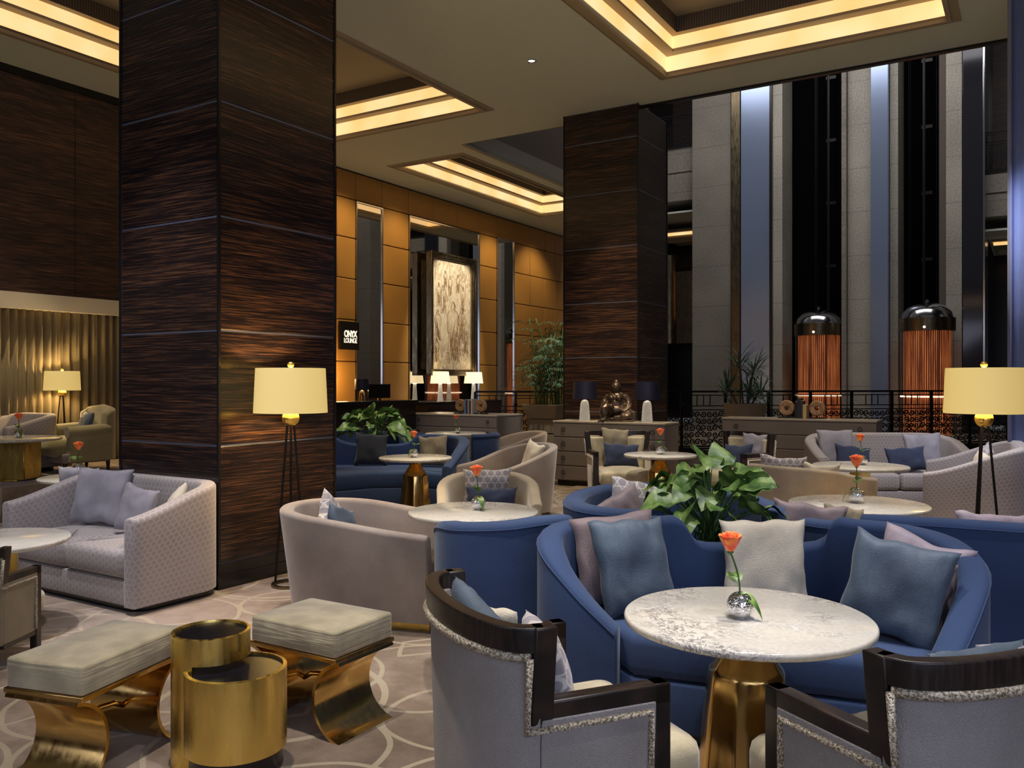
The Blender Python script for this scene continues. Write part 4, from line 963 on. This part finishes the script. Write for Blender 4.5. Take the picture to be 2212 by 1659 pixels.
# ---- grey trellis loveseat by the pillar
loveseat('grey trellis-patterned loveseat in front of the big left pillar', bl(-5.63, 3.70), -A, 1.56, .74, .63, .80, M['honey'], .41, 2, .17, .11)
pillow('throw_cushion', 'large lavender-grey cushion at the left of the grey trellis loveseat', M['lav'], (-3.12, 6.36, .42), (.48, .44), .13, -.22, -14, 2, 'cushions on the grey loveseat', 1)
pillow('throw_cushion', 'small lavender-grey cushion in the middle of the grey trellis loveseat', M['lav'], (-2.73, 6.08, .42), (.33, .34), .10, -.35, -14, 7, 'cushions on the grey loveseat', 2)
pillow('throw_cushion', 'cream and grey cushion lying askew at the right of the grey trellis loveseat', M['cream'], (-2.45, 5.98, .45), (.36, .32), .11, -A - .6, -24, -30, 'cushions on the grey loveseat', 3)
pillow('throw_cushion', 'lavender cushion peeping over the top behind the large loveseat cushion', M['lav'], (-3.40, 6.78, .36), (.50, .48), .12, -A + .08, 8, 0, 'cushions on the grey loveseat', 4)
# ---- left edge
round_table('round marble table at the left edge in front of the grey loveseat', (-3.10, 5.07), .42, .56, 'box', 1)
framed('dark framed armchair cut off by the left edge below the marble table', (-2.86, 4.36), R(176), .76, m=M['khaki'])
# ---- benches and drum table
bench('long velvet bench on curved brass legs at the bottom left', (-1.635, 3.365), R(72.5), .54, .36)
bench('squarer velvet bench on curved brass legs right of the brass drum table', (-.84, 3.76), R(-31.4), .50, .37)
t = thing('drum_side_table', 'two-tier brass drum side table with black glass tops between the benches', 'side table', (-1.065, 3.28, 0), 0)
bm = NB(); lathe(bm, [(.19, .10), (.19, .40), (.176, .402), (.174, .392), (.174, .10), (.19, .10)], 64); mkobj('lower_drum', bm, M['brass_brushed'], t, angle=40)
bm = NB(); lathe(bm, [(0, .392), (.175, .392), (.175, .385), (0, .385)], 48); mkobj('lower_glass', bm, M['blackglass'], t)
bm = NB(); lathe(bm, [(.172, 0), (.172, .10), (0, .10)], 48); mkobj('plinth', bm, M['black'], t, angle=40)
c2 = (-.125, .08, 0)
bm = NB(); lathe(bm, [(.149, .42), (.149, .52), (.137, .522), (.135, .512), (.135, .42), (.149, .42)], 64, c2); mkobj('upper_drum', bm, M['brass_brushed'], t, angle=40)
bm = NB(); lathe(bm, [(0, .512), (.136, .512), (.136, .505), (0, .505)], 48, c2); lathe(bm, [(0, .425), (.135, .425), (.135, .43), (0, .43)], 32, c2); mkobj('upper_glass', bm, M['blackglass'], t)
bm = NB(); a0, a1 = R(165), R(262); rings = []
for i in range(17):
    a = a0 + (a1 - a0) * i / 16; rings.append([(c2[0] + r * math.cos(a), c2[1] + r * math.sin(a), z) for r, z in ((.149, 0), (.149, .425), (.137, .425), (.137, 0))])
loft(bm, rings); mkobj('curved_support', bm, M['brass_brushed'], t, angle=40)
# ---- floor lamps
lamp_floor('lit tripod floor lamp with drum shade against the big left pillar', (-1.62, 6.22), .3)
lamp_floor('lit tripod floor lamp with drum shade at the right edge', (3.39, 6.1), 1.2)
# ---- taupe tub seen from behind
tub('taupe velvet tub loveseat with brass plinth, back to the camera, left of centre', (-.90, 5.50), R(74), .80, 1.06, .60, .70, M['taupe'], .13, .34, .40, M['brass_brushed'])
pillow('throw_cushion', 'grey trellis cushion poking over the back of the taupe tub loveseat', M['honey_cush'], (-1.22, 5.66, .44), (.32, .32), .11, R(72) + .2, -8, 35, 'cushions in the taupe tub', 5)
pillow('throw_cushion', 'slate blue cushion just inside the taupe tub loveseat', M['slate'], (-1.10, 5.52, .42), (.30, .28), .10, R(72), -14, 20, 'cushions in the taupe tub', 6)
# ---- mid table group
round_table('round marble table in the middle with a tub chair behind', (-.24, 5.28), .405, .70, 'drum', 2)
vase_rose('the middle marble table', (-.21, 5.32), .70, .046, .13, 1.15, (-.012, 0), 1)
tub('beige velvet tub chair facing the middle marble table', (-.19, 6.75), R(4), .76, .68, .58, .76, M['beige'], .10, .36, .42, M['black'])
pillow('throw_cushion', 'grey honeycomb-circle cushion in the beige tub chair', M['honey_cush'], (-.20, 6.86, .50), (.40, .30), .12, R(4), -10, 0, 'cushions in the beige tub chair', 7)
pillow('throw_cushion', 'navy lumbar cushion in the beige tub chair', M['navy'], (-.16, 6.70, .43), (.42, .24), .11, R(4), -12, 0, 'cushions in the beige tub chair', 8)
tub('large beige tub loveseat seen from its side behind the beige tub chair', (-.02, 9.55), R(-62), .95, .95, .55, .80, M['taupe'], .09, .42, .42, M['black'], ease=1.2, minn=M['beige'])
pillow('throw_cushion', 'cream cushion inside the large beige tub loveseat', M['cream'], (.18, 9.62, .48), (.38, .36), .11, R(-62), -14, 12, None, 9)
tub('beige tub chair partly hidden behind the blue sofa and the left credenza', (.02, 12.0), R(-70), .85, .85, .6, .80, M['taupe'], .08, .4, .42, M['black'])
# ---- back left blue sofas
curved_sofa('blue curved sofa with dark cushion behind the small marble table on the left', [(-.74, 9.62, .55), (-.62, 9.86, .72), (-.58, 10.2, .83), (-.78, 10.52, .84), (-1.15, 10.62, .84), (-1.36, 10.64, .73), (-2.0, 10.66, .73), (-2.3, 10.6, .84), (-2.62, 10.4, .84), (-2.78, 10.0, .8)], [(-2.55, 9.75), (-2.0, 9.45), (-1.6, 9.75), (-1.1, 9.85)], seat=(.28, .47))
curved_sofa('outer back of the neighbouring blue sofa left of the large beige tub', [(-.50, 10.72, .84), (-.32, 10.78, .84), (-.22, 11.0, .84), (-.26, 11.5, .82), (-.4, 11.9, .7)], [(-1.0, 11.9), (-1.0, 11.0)], k=5)
curved_sofa('low blue sofa back seen beyond the left leafy plant', [(-2.9, 12.0, .84), (-2.4, 11.85, .84), (-2.1, 11.75, .86), (-1.6, 11.7, .80), (-1.25, 11.8, .80)], [(-1.3, 12.5), (-2.9, 12.6)])
pillow('throw_cushion', 'black cushion on the left end of the back blue sofa', M['charcoal'], (-1.72, 10.32, .48), (.40, .40), .13, .08, -14, 2, 'cushions on the back blue sofas', 10)
pillow('throw_cushion', 'khaki cushion on the right of the back blue sofa', M['khaki'], (-.95, 10.22, .48), (.36, .38), .12, -.06, -12, -2, 'cushions on the back blue sofas', 11)
pillow('throw_cushion', 'khaki cushion showing at the far left blue sofa beside the pillar edge', M['khaki'], (-2.32, 11.98, .56), (.38, .30), .11, .1, -10, 0, 'cushions on the back blue sofas', 12)
pillow('throw_cushion', 'small khaki cushion behind the left leafy plant', M['khaki'], (-1.52, 11.98, .56), (.34, .28), .11, -.2, -10, 0, 'cushions on the back blue sofas', 13)
round_table('small marble table on a fluted brass pedestal before the back blue sofa', (-1.03, 9.06), .39, .70, 'cone', 3)
vase_rose('the small marble table before the back blue sofa', (-1.04, 9.0), .70, .048, .13, 1.1, (0, 0), 2)
round_table('far marble table barely showing above the blue sofa back', (-.88, 13.3), .48, .70, 'cone', 0)
vase_rose('the far marble table before the left credenza', (-.84, 13.2), .70, .05, .13, 1.15, (-.03, 0), 3)
broadleaf('leafy green plant rising between the back blue sofas on the left', (-1.80, 11.15, .66), .9, .42, 40, 11, (.26, -.6), .32, .15)
# ---- central blue group
curved_sofa('front blue curved sofa wrapping round the nearest marble table', [(1.63, 3.22, .46), (1.76, 3.31, .62), (1.865, 3.43, .76), (1.87, 3.62, .83), (1.78, 3.86, .85), (1.62, 4.01, .85), (1.55, 4.06, .845), (1.47, 4.10, .73), (1.15, 4.14, .72), (.90, 4.12, .73), (.80, 4.10, .845), (.70, 4.10, .85), (.48, 4.08, .85), (.27, 4.0, .845), (.175, 3.86, .82), (.20, 3.72, .74), (.31, 3.64, .60), (.44, 3.60, .47)],
            [(.50, 3.54), (.8, 3.42), (1.2, 3.30), (1.57, 3.16)], k=4, th=.115)
curved_sofa('blue sofa back with its smooth outer side left of the front blue sofa', [(-.36, 4.60, .72), (-.32, 4.28, .80), (-.23, 4.11, .82), (-.04, 4.11, .825), (.14, 4.20, .835), (.27, 4.29, .83)], [(.2, 4.7), (-.05, 4.76), (-.3, 4.70)], k=5)
curved_sofa('rear blue tub-shaped sofa curving around behind the front blue sofa', [(1.42, 4.62, .80), (1.48, 4.85, .81), (1.40, 5.2, .82), (1.18, 5.48, .83), (.90, 5.58, .84), (.62, 5.46, .84), (.42, 5.15, .84), (.35, 4.8, .84), (.42, 4.53, .84), (.62, 4.46, .83), (.82, 4.52, .82)], [(1.1, 4.75)], k=5)
curved_sofa('low blue sofa end between the leafy plant and the right marble table', [(1.60, 4.62, .76), (1.68, 4.45, .77), (1.86, 4.34, .77), (2.15, 4.30, .77)], [(2.2, 4.75), (1.75, 4.85)])
curved_sofa('dark blue sofa back rising behind the right wing of the front sofa', [(1.72, 4.16, .85), (1.86, 4.09, .855), (2.1, 3.98, .855), (2.4, 3.82, .855), (2.75, 3.66, .85), (3.0, 3.75, .82)], [(3.1, 4.25), (2.6, 4.45), (2.0, 4.55)])
pillow('throw_cushion', 'mauve cushion behind the slate cushion at the left of the front blue sofa', M['mauve'], (.50, 3.92, .47), (.40, .42), .12, .14, -8, -4, 'cushions on the front blue sofa', 20)
pillow('throw_cushion', 'slate blue cushion at the left of the front blue sofa', M['slate'], (.585, 3.80, .455), (.37, .44), .14, .30, -13, -6, 'cushions on the front blue sofa', 21)
pillow('throw_cushion', 'cream linen cushion at the centre of the front blue sofa', M['cream'], (1.165, 3.88, .455), (.40, .42), .13, -.04, -12, 0, 'cushions on the front blue sofa', 22)
pillow('throw_cushion', 'slate blue cushion at the right of the front blue sofa', M['slate'], (1.50, 3.44, .455), (.40, .42), .13, -.50, -12, 12, 'cushions on the front blue sofa', 23)
pillow('throw_cushion', 'pale pink-lavender cushion tucked behind the right slate cushion', M['pinkish'], (1.64, 3.58, .47), (.36, .40), .11, -.62, -12, 14, 'cushions on the front blue sofa', 24)
pillow('throw_cushion', 'mauve cushion barely seen behind the right slate cushion', M['mauve'], (1.58, 3.50, .455), (.34, .34), .09, -.55, -10, 10, 'cushions on the front blue sofa', 25)
pillow('throw_cushion', 'cream trellis cushion in the rear blue sofa', M['honey_cush'], (.74, 5.02, .58), (.36, .34), .10, .2, -14, 8, 'cushions in the rear blue sofa', 26)
pillow('throw_cushion', 'mauve cushion leaning askew in the rear blue sofa', M['mauve'], (.68, 4.80, .56), (.36, .32), .11, .3, -10, -22, 'cushions in the rear blue sofa', 27)
pillow('throw_cushion', 'slate cushion half hidden in the rear blue sofa', M['slate'], (.58, 4.80, .53), (.30, .30), .10, .4, -8, -20, 'cushions in the rear blue sofa', 28)
pillow('throw_cushion', 'long mauve cushion by the right marble table', M['mauve'], (1.64, 4.72, .50), (.40, .33), .12, -.18, -6, 4, 'cushions by the right marble table', 29)
pillow('throw_cushion', 'small khaki cushion beside the long mauve cushion', M['khaki'], (1.88, 4.80, .50), (.22, .30), .09, -.2, -6, 0, 'cushions by the right marble table', 30)
pillow('throw_cushion', 'pink cushion showing above the dark blue sofa back on the right', M['pinkish'], (2.52, 4.42, .46), (.40, .36), .11, .05, -6, 0, None, 31)
broadleaf('big glossy leafy plant standing behind the front blue sofa', (1.06, 4.58, .62), .74, .40, 46, 5, (.2, -.56), .25, .14)
round_table('large marble table on a brass pedestal nearest the camera', (.805, 2.91), .418, .70, 'cone', 0)
vase_rose('the nearest marble table', (.775, 2.88), .70, .046, .145, 1.1, (-.035, -.0), 4)
# ---- foreground armchairs
framed('dark framed armchair with grey linen back at the bottom centre', (-.06, 2.545), R(113))
framed('dark framed armchair with grey linen back in the bottom right corner', (1.19, 2.15), R(205))
pillow('throw_cushion', 'cream cushion in the bottom centre armchair near its far wing', M['cream'], (-.07, 2.77, .47), (.28, .32), .10, R(113) + .5, -8, 0, 'cushions in the bottom centre armchair', 40)
pillow('throw_cushion', 'slate blue cushion across the bottom centre armchair back', M['slate'], (-.05, 2.60, .47), (.48, .38), .10, R(113), -10, -8, 'cushions in the bottom centre armchair', 41)
pillow('throw_cushion', 'cream trellis cushion beside the near arm of the bottom centre armchair', M['honey_cush'], (.15, 2.50, .46), (.36, .34), .12, R(113) - .25, -14, 0, 'cushions in the bottom centre armchair', 42)
pillow('throw_cushion', 'dark slate cushion in the bottom right armchair', M['slate'], (1.20, 2.28, .45), (.38, .36), .10, R(205), -8, 0, 'cushions in the bottom right armchair', 43)
pillow('throw_cushion', 'grey cushion at the right edge in the bottom right armchair', M['lav'], (1.40, 2.34, .46), (.34, .34), .10, R(205) - .3, -8, 0, 'cushions in the bottom right armchair', 44)
framed('dark framed armchair top showing beyond the right blue sofa back', (3.10, 4.98), R(200), .82)
# ---- right middle group
round_table('marble table on a square brass leg behind the front blue sofa on the right', (2.28, 5.60), .44, .70, 'box', 1)
vase_rose('the square-legged right marble table', (2.28, 5.62), .70, .052, .15, 1.3, (0, 0), 5)
round_table('marble table in front of the long trellis sofa', (3.34, 8.15), .44, .70, 'box', 2)
vase_rose('the table before the long trellis sofa', (3.38, 8.2), .70, .05, .14, 1.2, (-.02, 0), 6)
tub('tan velvet tub loveseat with its back to the camera on the right', (2.62, 7.62), R(128), .85, 1.0, .64, .78, M['beige'], .05, .36, .42, M['brass_brushed'])
pillow('throw_cushion', 'pale trellis cushion at the left inside the tan tub loveseat', M['honey_cush'], (2.50, 7.82, .47), (.42, .36), .11, R(160), -6, 0, 'cushions in the tan tub', 50)
pillow('throw_cushion', 'cream cushion at the right inside the tan tub loveseat', M['cream'], (2.78, 7.60, .44), (.34, .34), .10, R(140), -6, 0, 'cushions in the tan tub', 51)
loveseat('long taupe trellis sofa facing the camera before the right credenza', (4.55, 10.35), R(-2), 1.9, .88, .62, .86, M['honey'], .43, 2, .36, .13)
pillow('throw_cushion', 'large beige cushion at the left of the long trellis sofa', M['lav'], (3.98, 10.42, .46), (.46, .46), .13, .05, -12, 2, 'cushions on the long trellis sofa', 52)
pillow('throw_cushion', 'navy lumbar cushion at the left of the long trellis sofa', M['navy'], (4.08, 10.16, .46), (.46, .28), .11, .1, -14, 6, 'cushions on the long trellis sofa', 53)
pillow('throw_cushion', 'beige cushion at the right of the long trellis sofa', M['lav'], (5.05, 10.42, .46), (.46, .42), .13, -.1, -12, 0, 'cushions on the long trellis sofa', 54)
pillow('throw_cushion', 'navy lumbar cushion at the right of the long trellis sofa', M['navy'], (4.66, 9.98, .44), (.46, .30), .12, -.15, -16, -6, 'cushions on the long trellis sofa', 55)
loveseat('taupe trellis loveseat at the right edge seen from its side', (4.76, 8.72), R(-117), 1.6, .92, .62, .88, M['honey'], .43, 2, .30, .12)
pillow('throw_cushion', 'cream cushion in the right edge trellis loveseat', M['cream'], (4.62, 8.45, .46), (.40, .36), .12, R(-100), -12, 10, 'cushions in the right edge loveseat', 56)
pillow('throw_cushion', 'trellis cushion further along the right edge loveseat', M['honey_cush'], (4.98, 9.05, .46), (.38, .38), .12, R(-110), -14, 15, 'cushions in the right edge loveseat', 57)
# ---- framed chairs by the middle credenza
round_table('marble table between the two far framed armchairs', (1.64, 9.41), .40, .70, 'cone', 3)
vase_rose('the marble table between the far framed armchairs', (1.64, 9.38), .70, .048, .13, 1.2, (0, 0), 7)
framed('dark framed armchair facing the camera before the middle credenza', (1.27, 10.25), R(6), 1.05, m=M['velvet'])
framed('dark framed armchair turned to the left before the right credenza', (2.78, 10.0), R(-62), 1.05, m=M['taupe'])
pillow('throw_cushion', 'grey cushion high in the far framed armchair facing the camera', M['khaki'], (1.26, 10.28, .60), (.34, .34), .10, R(6), -10, 0, 'cushions in the far armchairs', 60)
pillow('throw_cushion', 'dark navy lumbar cushion in the far framed armchair facing the camera', M['navy'], (1.30, 10.10, .49), (.44, .28), .11, R(6), -12, 2, 'cushions in the far armchairs', 61)
pillow('throw_cushion', 'grey silk cushion in the far framed armchair turned left', M['lav'], (2.82, 9.96, .58), (.34, .32), .10, R(-50), -10, 0, 'cushions in the far armchairs', 62)
pillow('throw_cushion', 'navy cushion in the far framed armchair turned left', M['navy'], (2.62, 9.9, .50), (.36, .28), .10, R(-40), -12, 0, 'cushions in the far armchairs', 63)
# ---- credenzas
credenza('middle leather drawer credenza carrying the bronze statue', -5.98, 10.85, 1.72, .52, .94, 4)
credenza('left leather credenza with wooden rings and books on top', -9.88, 12.45, 1.9, .9, .92, 4)
credenza('right leather credenza with wooden rings and books behind the trellis sofa', -4.08, 12.75, 2.2, .5, .96, 4)
cz = .94
table_lamp('navy shaded crystal lamp left of the bronze statue', bl(-5.60, 11.12) + (cz,), 'navy', .94, 'navy shaded crystal lamps')
table_lamp('navy shaded crystal lamp right of the bronze statue', bl(-4.60, 11.06) + (cz,), 'navy', .94, 'navy shaded crystal lamps')
# statue
t = thing('seated_statue', 'dark bronze seated laughing figure with bare belly on the middle credenza', 'statue', bl(-5.10, 11.12) + (cz,), -A + .25)
bm = NB()
def B_(c, r, sc=(1, 1, 1)): ball(bm, c, r, 14, sc)
B_((0, .0, .21), .150, (1.0, .95, 1.0)); B_((0, -.02, .16), .15, (1.1, 1, .65)); B_((0, .01, .335), .115, (1.15, .85, .85)); B_((.0, .01, .41), .06); B_((0, -.01, .475), .080, (.92, 1, 1.1))
B_((0, -.05, .45), .045, (1, .8, .7)); B_((0, .015, .56), .036, (1, 1, 1.0)); B_((0, -.082, .475), .014); B_((-.03, -.072, .495), .018, (1, .5, .5)); B_((.03, -.072, .495), .018, (1, .5, .5)); B_((-.07, 0, .465), .018, (.5, .8, 2.0)); B_((.07, 0, .465), .018, (.5, .8, 2.0))
B_((-.05, -.09, .325), .048); B_((.05, -.09, .325), .048)
tube(bm, crom([(-.11, .02, .36), (-.165, .0, .28), (-.15, -.10, .22), (-.06, -.17, .215)], 4), [.052] * 5 + [.046] * 4 + [.036] * 4, 10); B_((-.04, -.175, .215), .036)
tube(bm, crom([(.11, .02, .36), (.175, .0, .28), (.18, -.08, .20), (.14, -.15, .155)], 4), [.052] * 5 + [.046] * 4 + [.036] * 4, 10); B_((.13, -.165, .145), .036)
tube(bm, crom([(-.06, -.03, .10), (-.14, -.15, .19), (-.145, -.17, .10), (-.14, -.175, .02)], 4), [.075] * 5 + [.06] * 4 + [.045] * 4, 10); B_((-.145, -.215, .024), .034, (1, 1.7, .6))
tube(bm, crom([(.07, -.03, .09), (.17, -.12, .08), (.12, -.19, .06), (.01, -.20, .045)], 4), [.08] * 5 + [.06] * 4 + [.042] * 4, 10); B_((-.02, -.205, .04), .032, (1.6, 1, .6))
B_((.14, .08, .10), .11, (1, .9, .8)); box(bm, .05, .27, -.04, .18, 0, .14)
o = mkobj('figure', bm, M['statue'], t, angle=180); r_ = o.modifiers.new('remesh', 'REMESH'); r_.mode = 'VOXEL'; r_.voxel_size = .007; r_.use_smooth_shade = True; s_ = o.modifiers.new('smooth', 'SMOOTH'); s_.iterations = 3
bm = NB(); box(bm, -.22, .28, -.24, .17, -.0, .018); mkobj('base', bm, M['statue'], t, bevel=.004)
for cx_, cy_, z, wh, bs in ((-8.75, 12.78, .92, 'left credenza', ((.26, .03, (.10, .32, .50)), (.25, .022, (.04, .05, .16)), (.25, .02, (.30, .05, .06)), (.26, .034, (.35, .34, .33)), (.24, .03, (.03, .03, .03)), (.27, .03, (.55, .53, .5)))),
                            (-2.95, 13.0, .96, 'right credenza', ((.25, .035, (.02, .02, .025)), (.30, .045, (.03, .035, .04)), (.26, .03, (.05, .05, .06)), (.20, .05, (.62, .45, .22))))):
    tw = sum(b[1] + .002 for b in bs); x = -tw / 2
    cols_ = ['blue', 'navy', 'dark red', 'grey', 'black', 'white'] if 'left' in wh else ['black', 'tall black', 'charcoal', 'tan']
    for (h_, th_, c_), cn in zip(bs, cols_):
        book('%s book standing between the wooden rings on the %s' % (cn, wh), bl(cx_ + x + th_ / 2, cy_) + (z + .001,), -A, h_, th_, .18, c_, 'books on the ' + wh); x += th_ + .002
    ring_stand('wooden ring bookend left of the books on the ' + wh, bl(cx_ - tw / 2 - .135, cy_) + (z + .001,), -A)
    ring_stand('wooden ring bookend right of the books on the ' + wh, bl(cx_ + tw / 2 + .135, cy_) + (z + .001,), -A)
# ---- console under the mirror, reception desk
t = thing('console', 'long dark console below the wide mirror with two white lamps', 'console', bl(-10.95, 15.4) + (0,), -A)
bm = NB(); box(bm, -.30, .30, -1.45, 1.45, 1.02, 1.08); mkobj('top', bm, M['blackglass'], t, bevel=.004)
bm = NB(); box(bm, -.27, .30, -1.42, 1.42, 0, 1.02); mkobj('body', bm, M['black'], t, bevel=.004)
table_lamp('white shaded crystal lamp on the left of the dark console', bl(-10.95, 14.82) + (1.08,), 'hex', .92, 'white shaded lamps on the console')
table_lamp('white shaded crystal lamp on the right of the dark console', bl(-10.95, 16.10) + (1.08,), 'white', .92, 'white shaded lamps on the console')
t = thing('reception_desk', 'black reception desk below the lounge sign', 'desk', bl(-10.25, 11.6) + (0,), -A)
bm = NB(); box(bm, -.55, .55, -1.6, .78, 0, 1.12); mkobj('body', bm, M['black'], t, bevel=.006)
bm = NB(); box(bm, .2, .6, -1.65, .8, 1.12, 1.17); mkobj('counter', bm, M['blackglass'], t, bevel=.004)
t = table_lamp('small black shaded lamp with a golden base on the reception desk', bl(-10.45, 11.75) + (1.12,), 'navy', .72)
for c in t.children:
    if c.name.startswith('crystal'): c.data = c.data.copy(); c.data.materials[0] = M['brass']
light('desk_glow', 'POINT', bl(-10.9, 11.7) + (1.6,), 25, (1, .6, .25), shadow_soft_size=.1)
t = thing('desk_screen', 'low computer screen behind the reception desk', 'screen', bl(-10.3, 12.05) + (1.12,), -A - .2)
bm = NB(); box(bm, -.02, .02, -.25, .25, .08, .34); mkobj('panel', bm, M['black'], t, bevel=.004)
bm = NB(); box(bm, -.08, .08, -.1, .1, 0, .012); box(bm, -.012, .012, -.03, .03, .012, .1); mkobj('stand', bm, M['steel'], t)
# ---- bamboo palm in stacked planter
def planter_square(label, loc, rz, z_top):
    t = thing('square_planter', label, 'planter', (*loc, 0), rz)
    n = 4; zz = z_top - .26
    bm = NB()
    for z0, z1, w0, w1 in ((zz, z_top, .30, .37),):
        rings = [[(sx * w, sy * w, z) for sx, sy in ((-1, -1), (1, -1), (1, 1), (-1, 1))] for w, z in ((w0, z0), (w1, z1), (w1 - .03, z1), (w1 - .04, z1 - .05))]; loft(bm, rings)
    mkobj('tapered_tub', bm, M['planterbox'], t, bevel=.006, smooth=False)
    for k in range(3):
        a, b = k * zz / 3, (k + 1) * zz / 3; bm = NB(); box(bm, -.29, .29, -.29, .29, a + .01, b - .01); mkobj('plinth_block', bm, M['planterbox'], t, bevel=.008, smooth=False)
    bm = NB(); box(bm, -.26, .26, -.26, .26, 0, z_top - .1); mkobj('core', bm, M['black'], t, smooth=False)
    return t
planter_square('tall stacked square beige planter holding the bamboo palm', (.69, 15.9), -A, 1.08)
t = thing('bamboo_palm', 'tall feathery bamboo palm left of the far pillar', 'plant', (.69, 15.9, 1.0)); rd = random.Random(21); bs = NB(); bf = NB()
for i in range(34):
    x, y = rd.uniform(-.3, .3), rd.uniform(-.26, .26); hh = rd.uniform(.7, 1.75); lx, ly = rd.gauss(0, .17), rd.gauss(0, .12)
    tube(bs, crom([(x, y, 0), (x + lx * .4, y + ly * .4, hh * .6), (x + lx, y + ly, hh)], 3), .009, 5)
    for k in range(7):
        zf = hh * (.35 + .1 * k); az = rd.uniform(0, 6.28); L = rd.uniform(.28, .5); bx_, by_ = x + lx * zf / hh, y + ly * zf / hh
        for q in range(9):
            tq = .2 + .8 * q / 8; px_, py_, pz_ = bx_ + L * tq * math.cos(az), by_ + L * tq * math.sin(az), zf + L * (.55 * tq - .55 * tq * tq)
            for s in (-1, 1): leaf_blade(bf, .13 * (1.15 - .5 * tq), .014, (px_, py_, pz_), az + s * .8, .2, .6, 0, 3, .1)
mkobj('canes', bs, M['stem'], t, angle=180); mkobj('fronds', bf, M['bamboo'], t, angle=180)
# ---- dracaena in round planter
t = thing('round_planter', 'low round beige planter behind the right credenza', 'planter', (4.14, 15.1, 0))
bm = NB(); lathe(bm, [(.30, .0), (.33, .8), (.35, .82), (.37, 1.12), (.33, 1.12), (.32, 1.06), (0, 1.06)], 40); mkobj('tub', bm, M['planterbox'], t, angle=40)
bm = NB(); lathe(bm, [(.345, .79), (.362, .79), (.362, .86), (.345, .86), (.345, .79)], 40); mkobj('metal_band', bm, M['bronze'], t)
t = thing('dracaena', 'spiky dracaena with three heads in the round planter', 'plant', (4.14, 15.1, 1.06)); bs = NB(); bf = NB(); rd = random.Random(4)
for hx, hy_, hh in ((-.1, 0, .85), (.18, .05, .72), (-.3, .05, .35), (.05, -.1, .3), (.28, 0, .3)):
    tube(bs, crom([(hx * .3, hy_ * .3, -.03), (hx * .7, hy_, hh * .6), (hx, hy_, hh)], 3), .018, 6)
    for k in range(46):
        az = rd.uniform(0, 6.28); up = rd.uniform(-.2, 1.7); leaf_blade(bf, rd.uniform(.26, .36), .026, (hx, hy_, hh - rd.uniform(0, .22)), az, up, rd.uniform(.2, .7), 0, 5, .3)
mkobj('trunks', bs, M['trunk'], t, angle=180); mkobj('spiky_leaves', bf, M['bamboo'], t, angle=180)
# ---- far left lounge
PZ = .38
bm = NB(); box(bm, -11.35, -9.3, 2.5, 9.4, 0, PZ); struct('floor_platform', bm, M['carpet'], smooth=False)
t = lamp_floor('lit tripod floor lamp far back before the gold curtain', (-6.0, 11.33), .9); t.scale = (.85, .85, .79); t.location.z = PZ
# moss velvet armchair with rolled arms
t = thing('velvet_armchair', 'olive-gold velvet armchair with rolled arms on the far left platform', 'armchair', (-5.52, 10.75, PZ), R(-38))
bm = NB(); slab(bm, rrect(.56, .66, .10, 0, -.10), .20, .42, .09, .03); mkobj('seat_cushion', bm, M['moss'], t, angle=180)
bm = NB(); slab(bm, rrect(.66, .60, .06), .12, .24, .02); mkobj('seat_frame', bm, M['taupe'], t)
for s in (-1, 1):
    bm = NB(); tube(bm, [(s * .33, -.26, .50), (s * .33, -.1, .505), (s * .33, .15, .52), (s * .32, .27, .53)], [.07, .075, .075, .06], 14); box(bm, s * .33 - .05, s * .33 + .05, -.24, .27, .14, .48); mkobj('rolled_arm', bm, M['moss'], t, angle=60)
bm = NB(); shell(bm, [(.30, .22, .74), (.27, .31, .80), (0, .35, .83), (-.27, .31, .80), (-.30, .22, .74)], .14, .12, .05); mkobj('backrest', bm, M['moss'], t, angle=70)
for sx in (-1, 1):
    for y in (-.26, .27): bm = NB(); tube(bm, [(sx * .28, y, .13), (sx * .29, y, 0)], [.028, .018], 8); mkobj('leg', bm, M['darkwood'], t)
pillow('throw_cushion', 'slate cushion in the olive-gold velvet armchair', M['slate'], (-5.50, 10.82, PZ + .42), (.34, .34), .11, R(-46), -20, 0, None, 70)
loveseat('grey trellis sofa end at the far left edge behind the low marble table', (-6.27, 10.72), -A, 1.0, .70, .58, .72, M['honey'], .40, 1, .2, .11).location.z = PZ
t = round_table('low marble table with a wide brass box base on the far left platform', (-5.74, 9.70), .54, .48, 'box', 2); t.location.z = PZ; t.rotation_euler.z = 0
for c in t.children:
    if c.name.startswith('pedestal'): c.scale = (2.1, 3.5, 1)
vase_rose('the far left platform table', (-5.62, 9.68), PZ + .48, .05, .12, 1.3, (0, 0), 8)
round_table('small marble table half hidden behind the large grey loveseat', (-3.75, 7.55), .42, .66, 'drum', 3)
vase_rose('the small table behind the large grey loveseat', (-3.98, 7.80), .66, .05, .13, 1.25, (0, 0), 9)
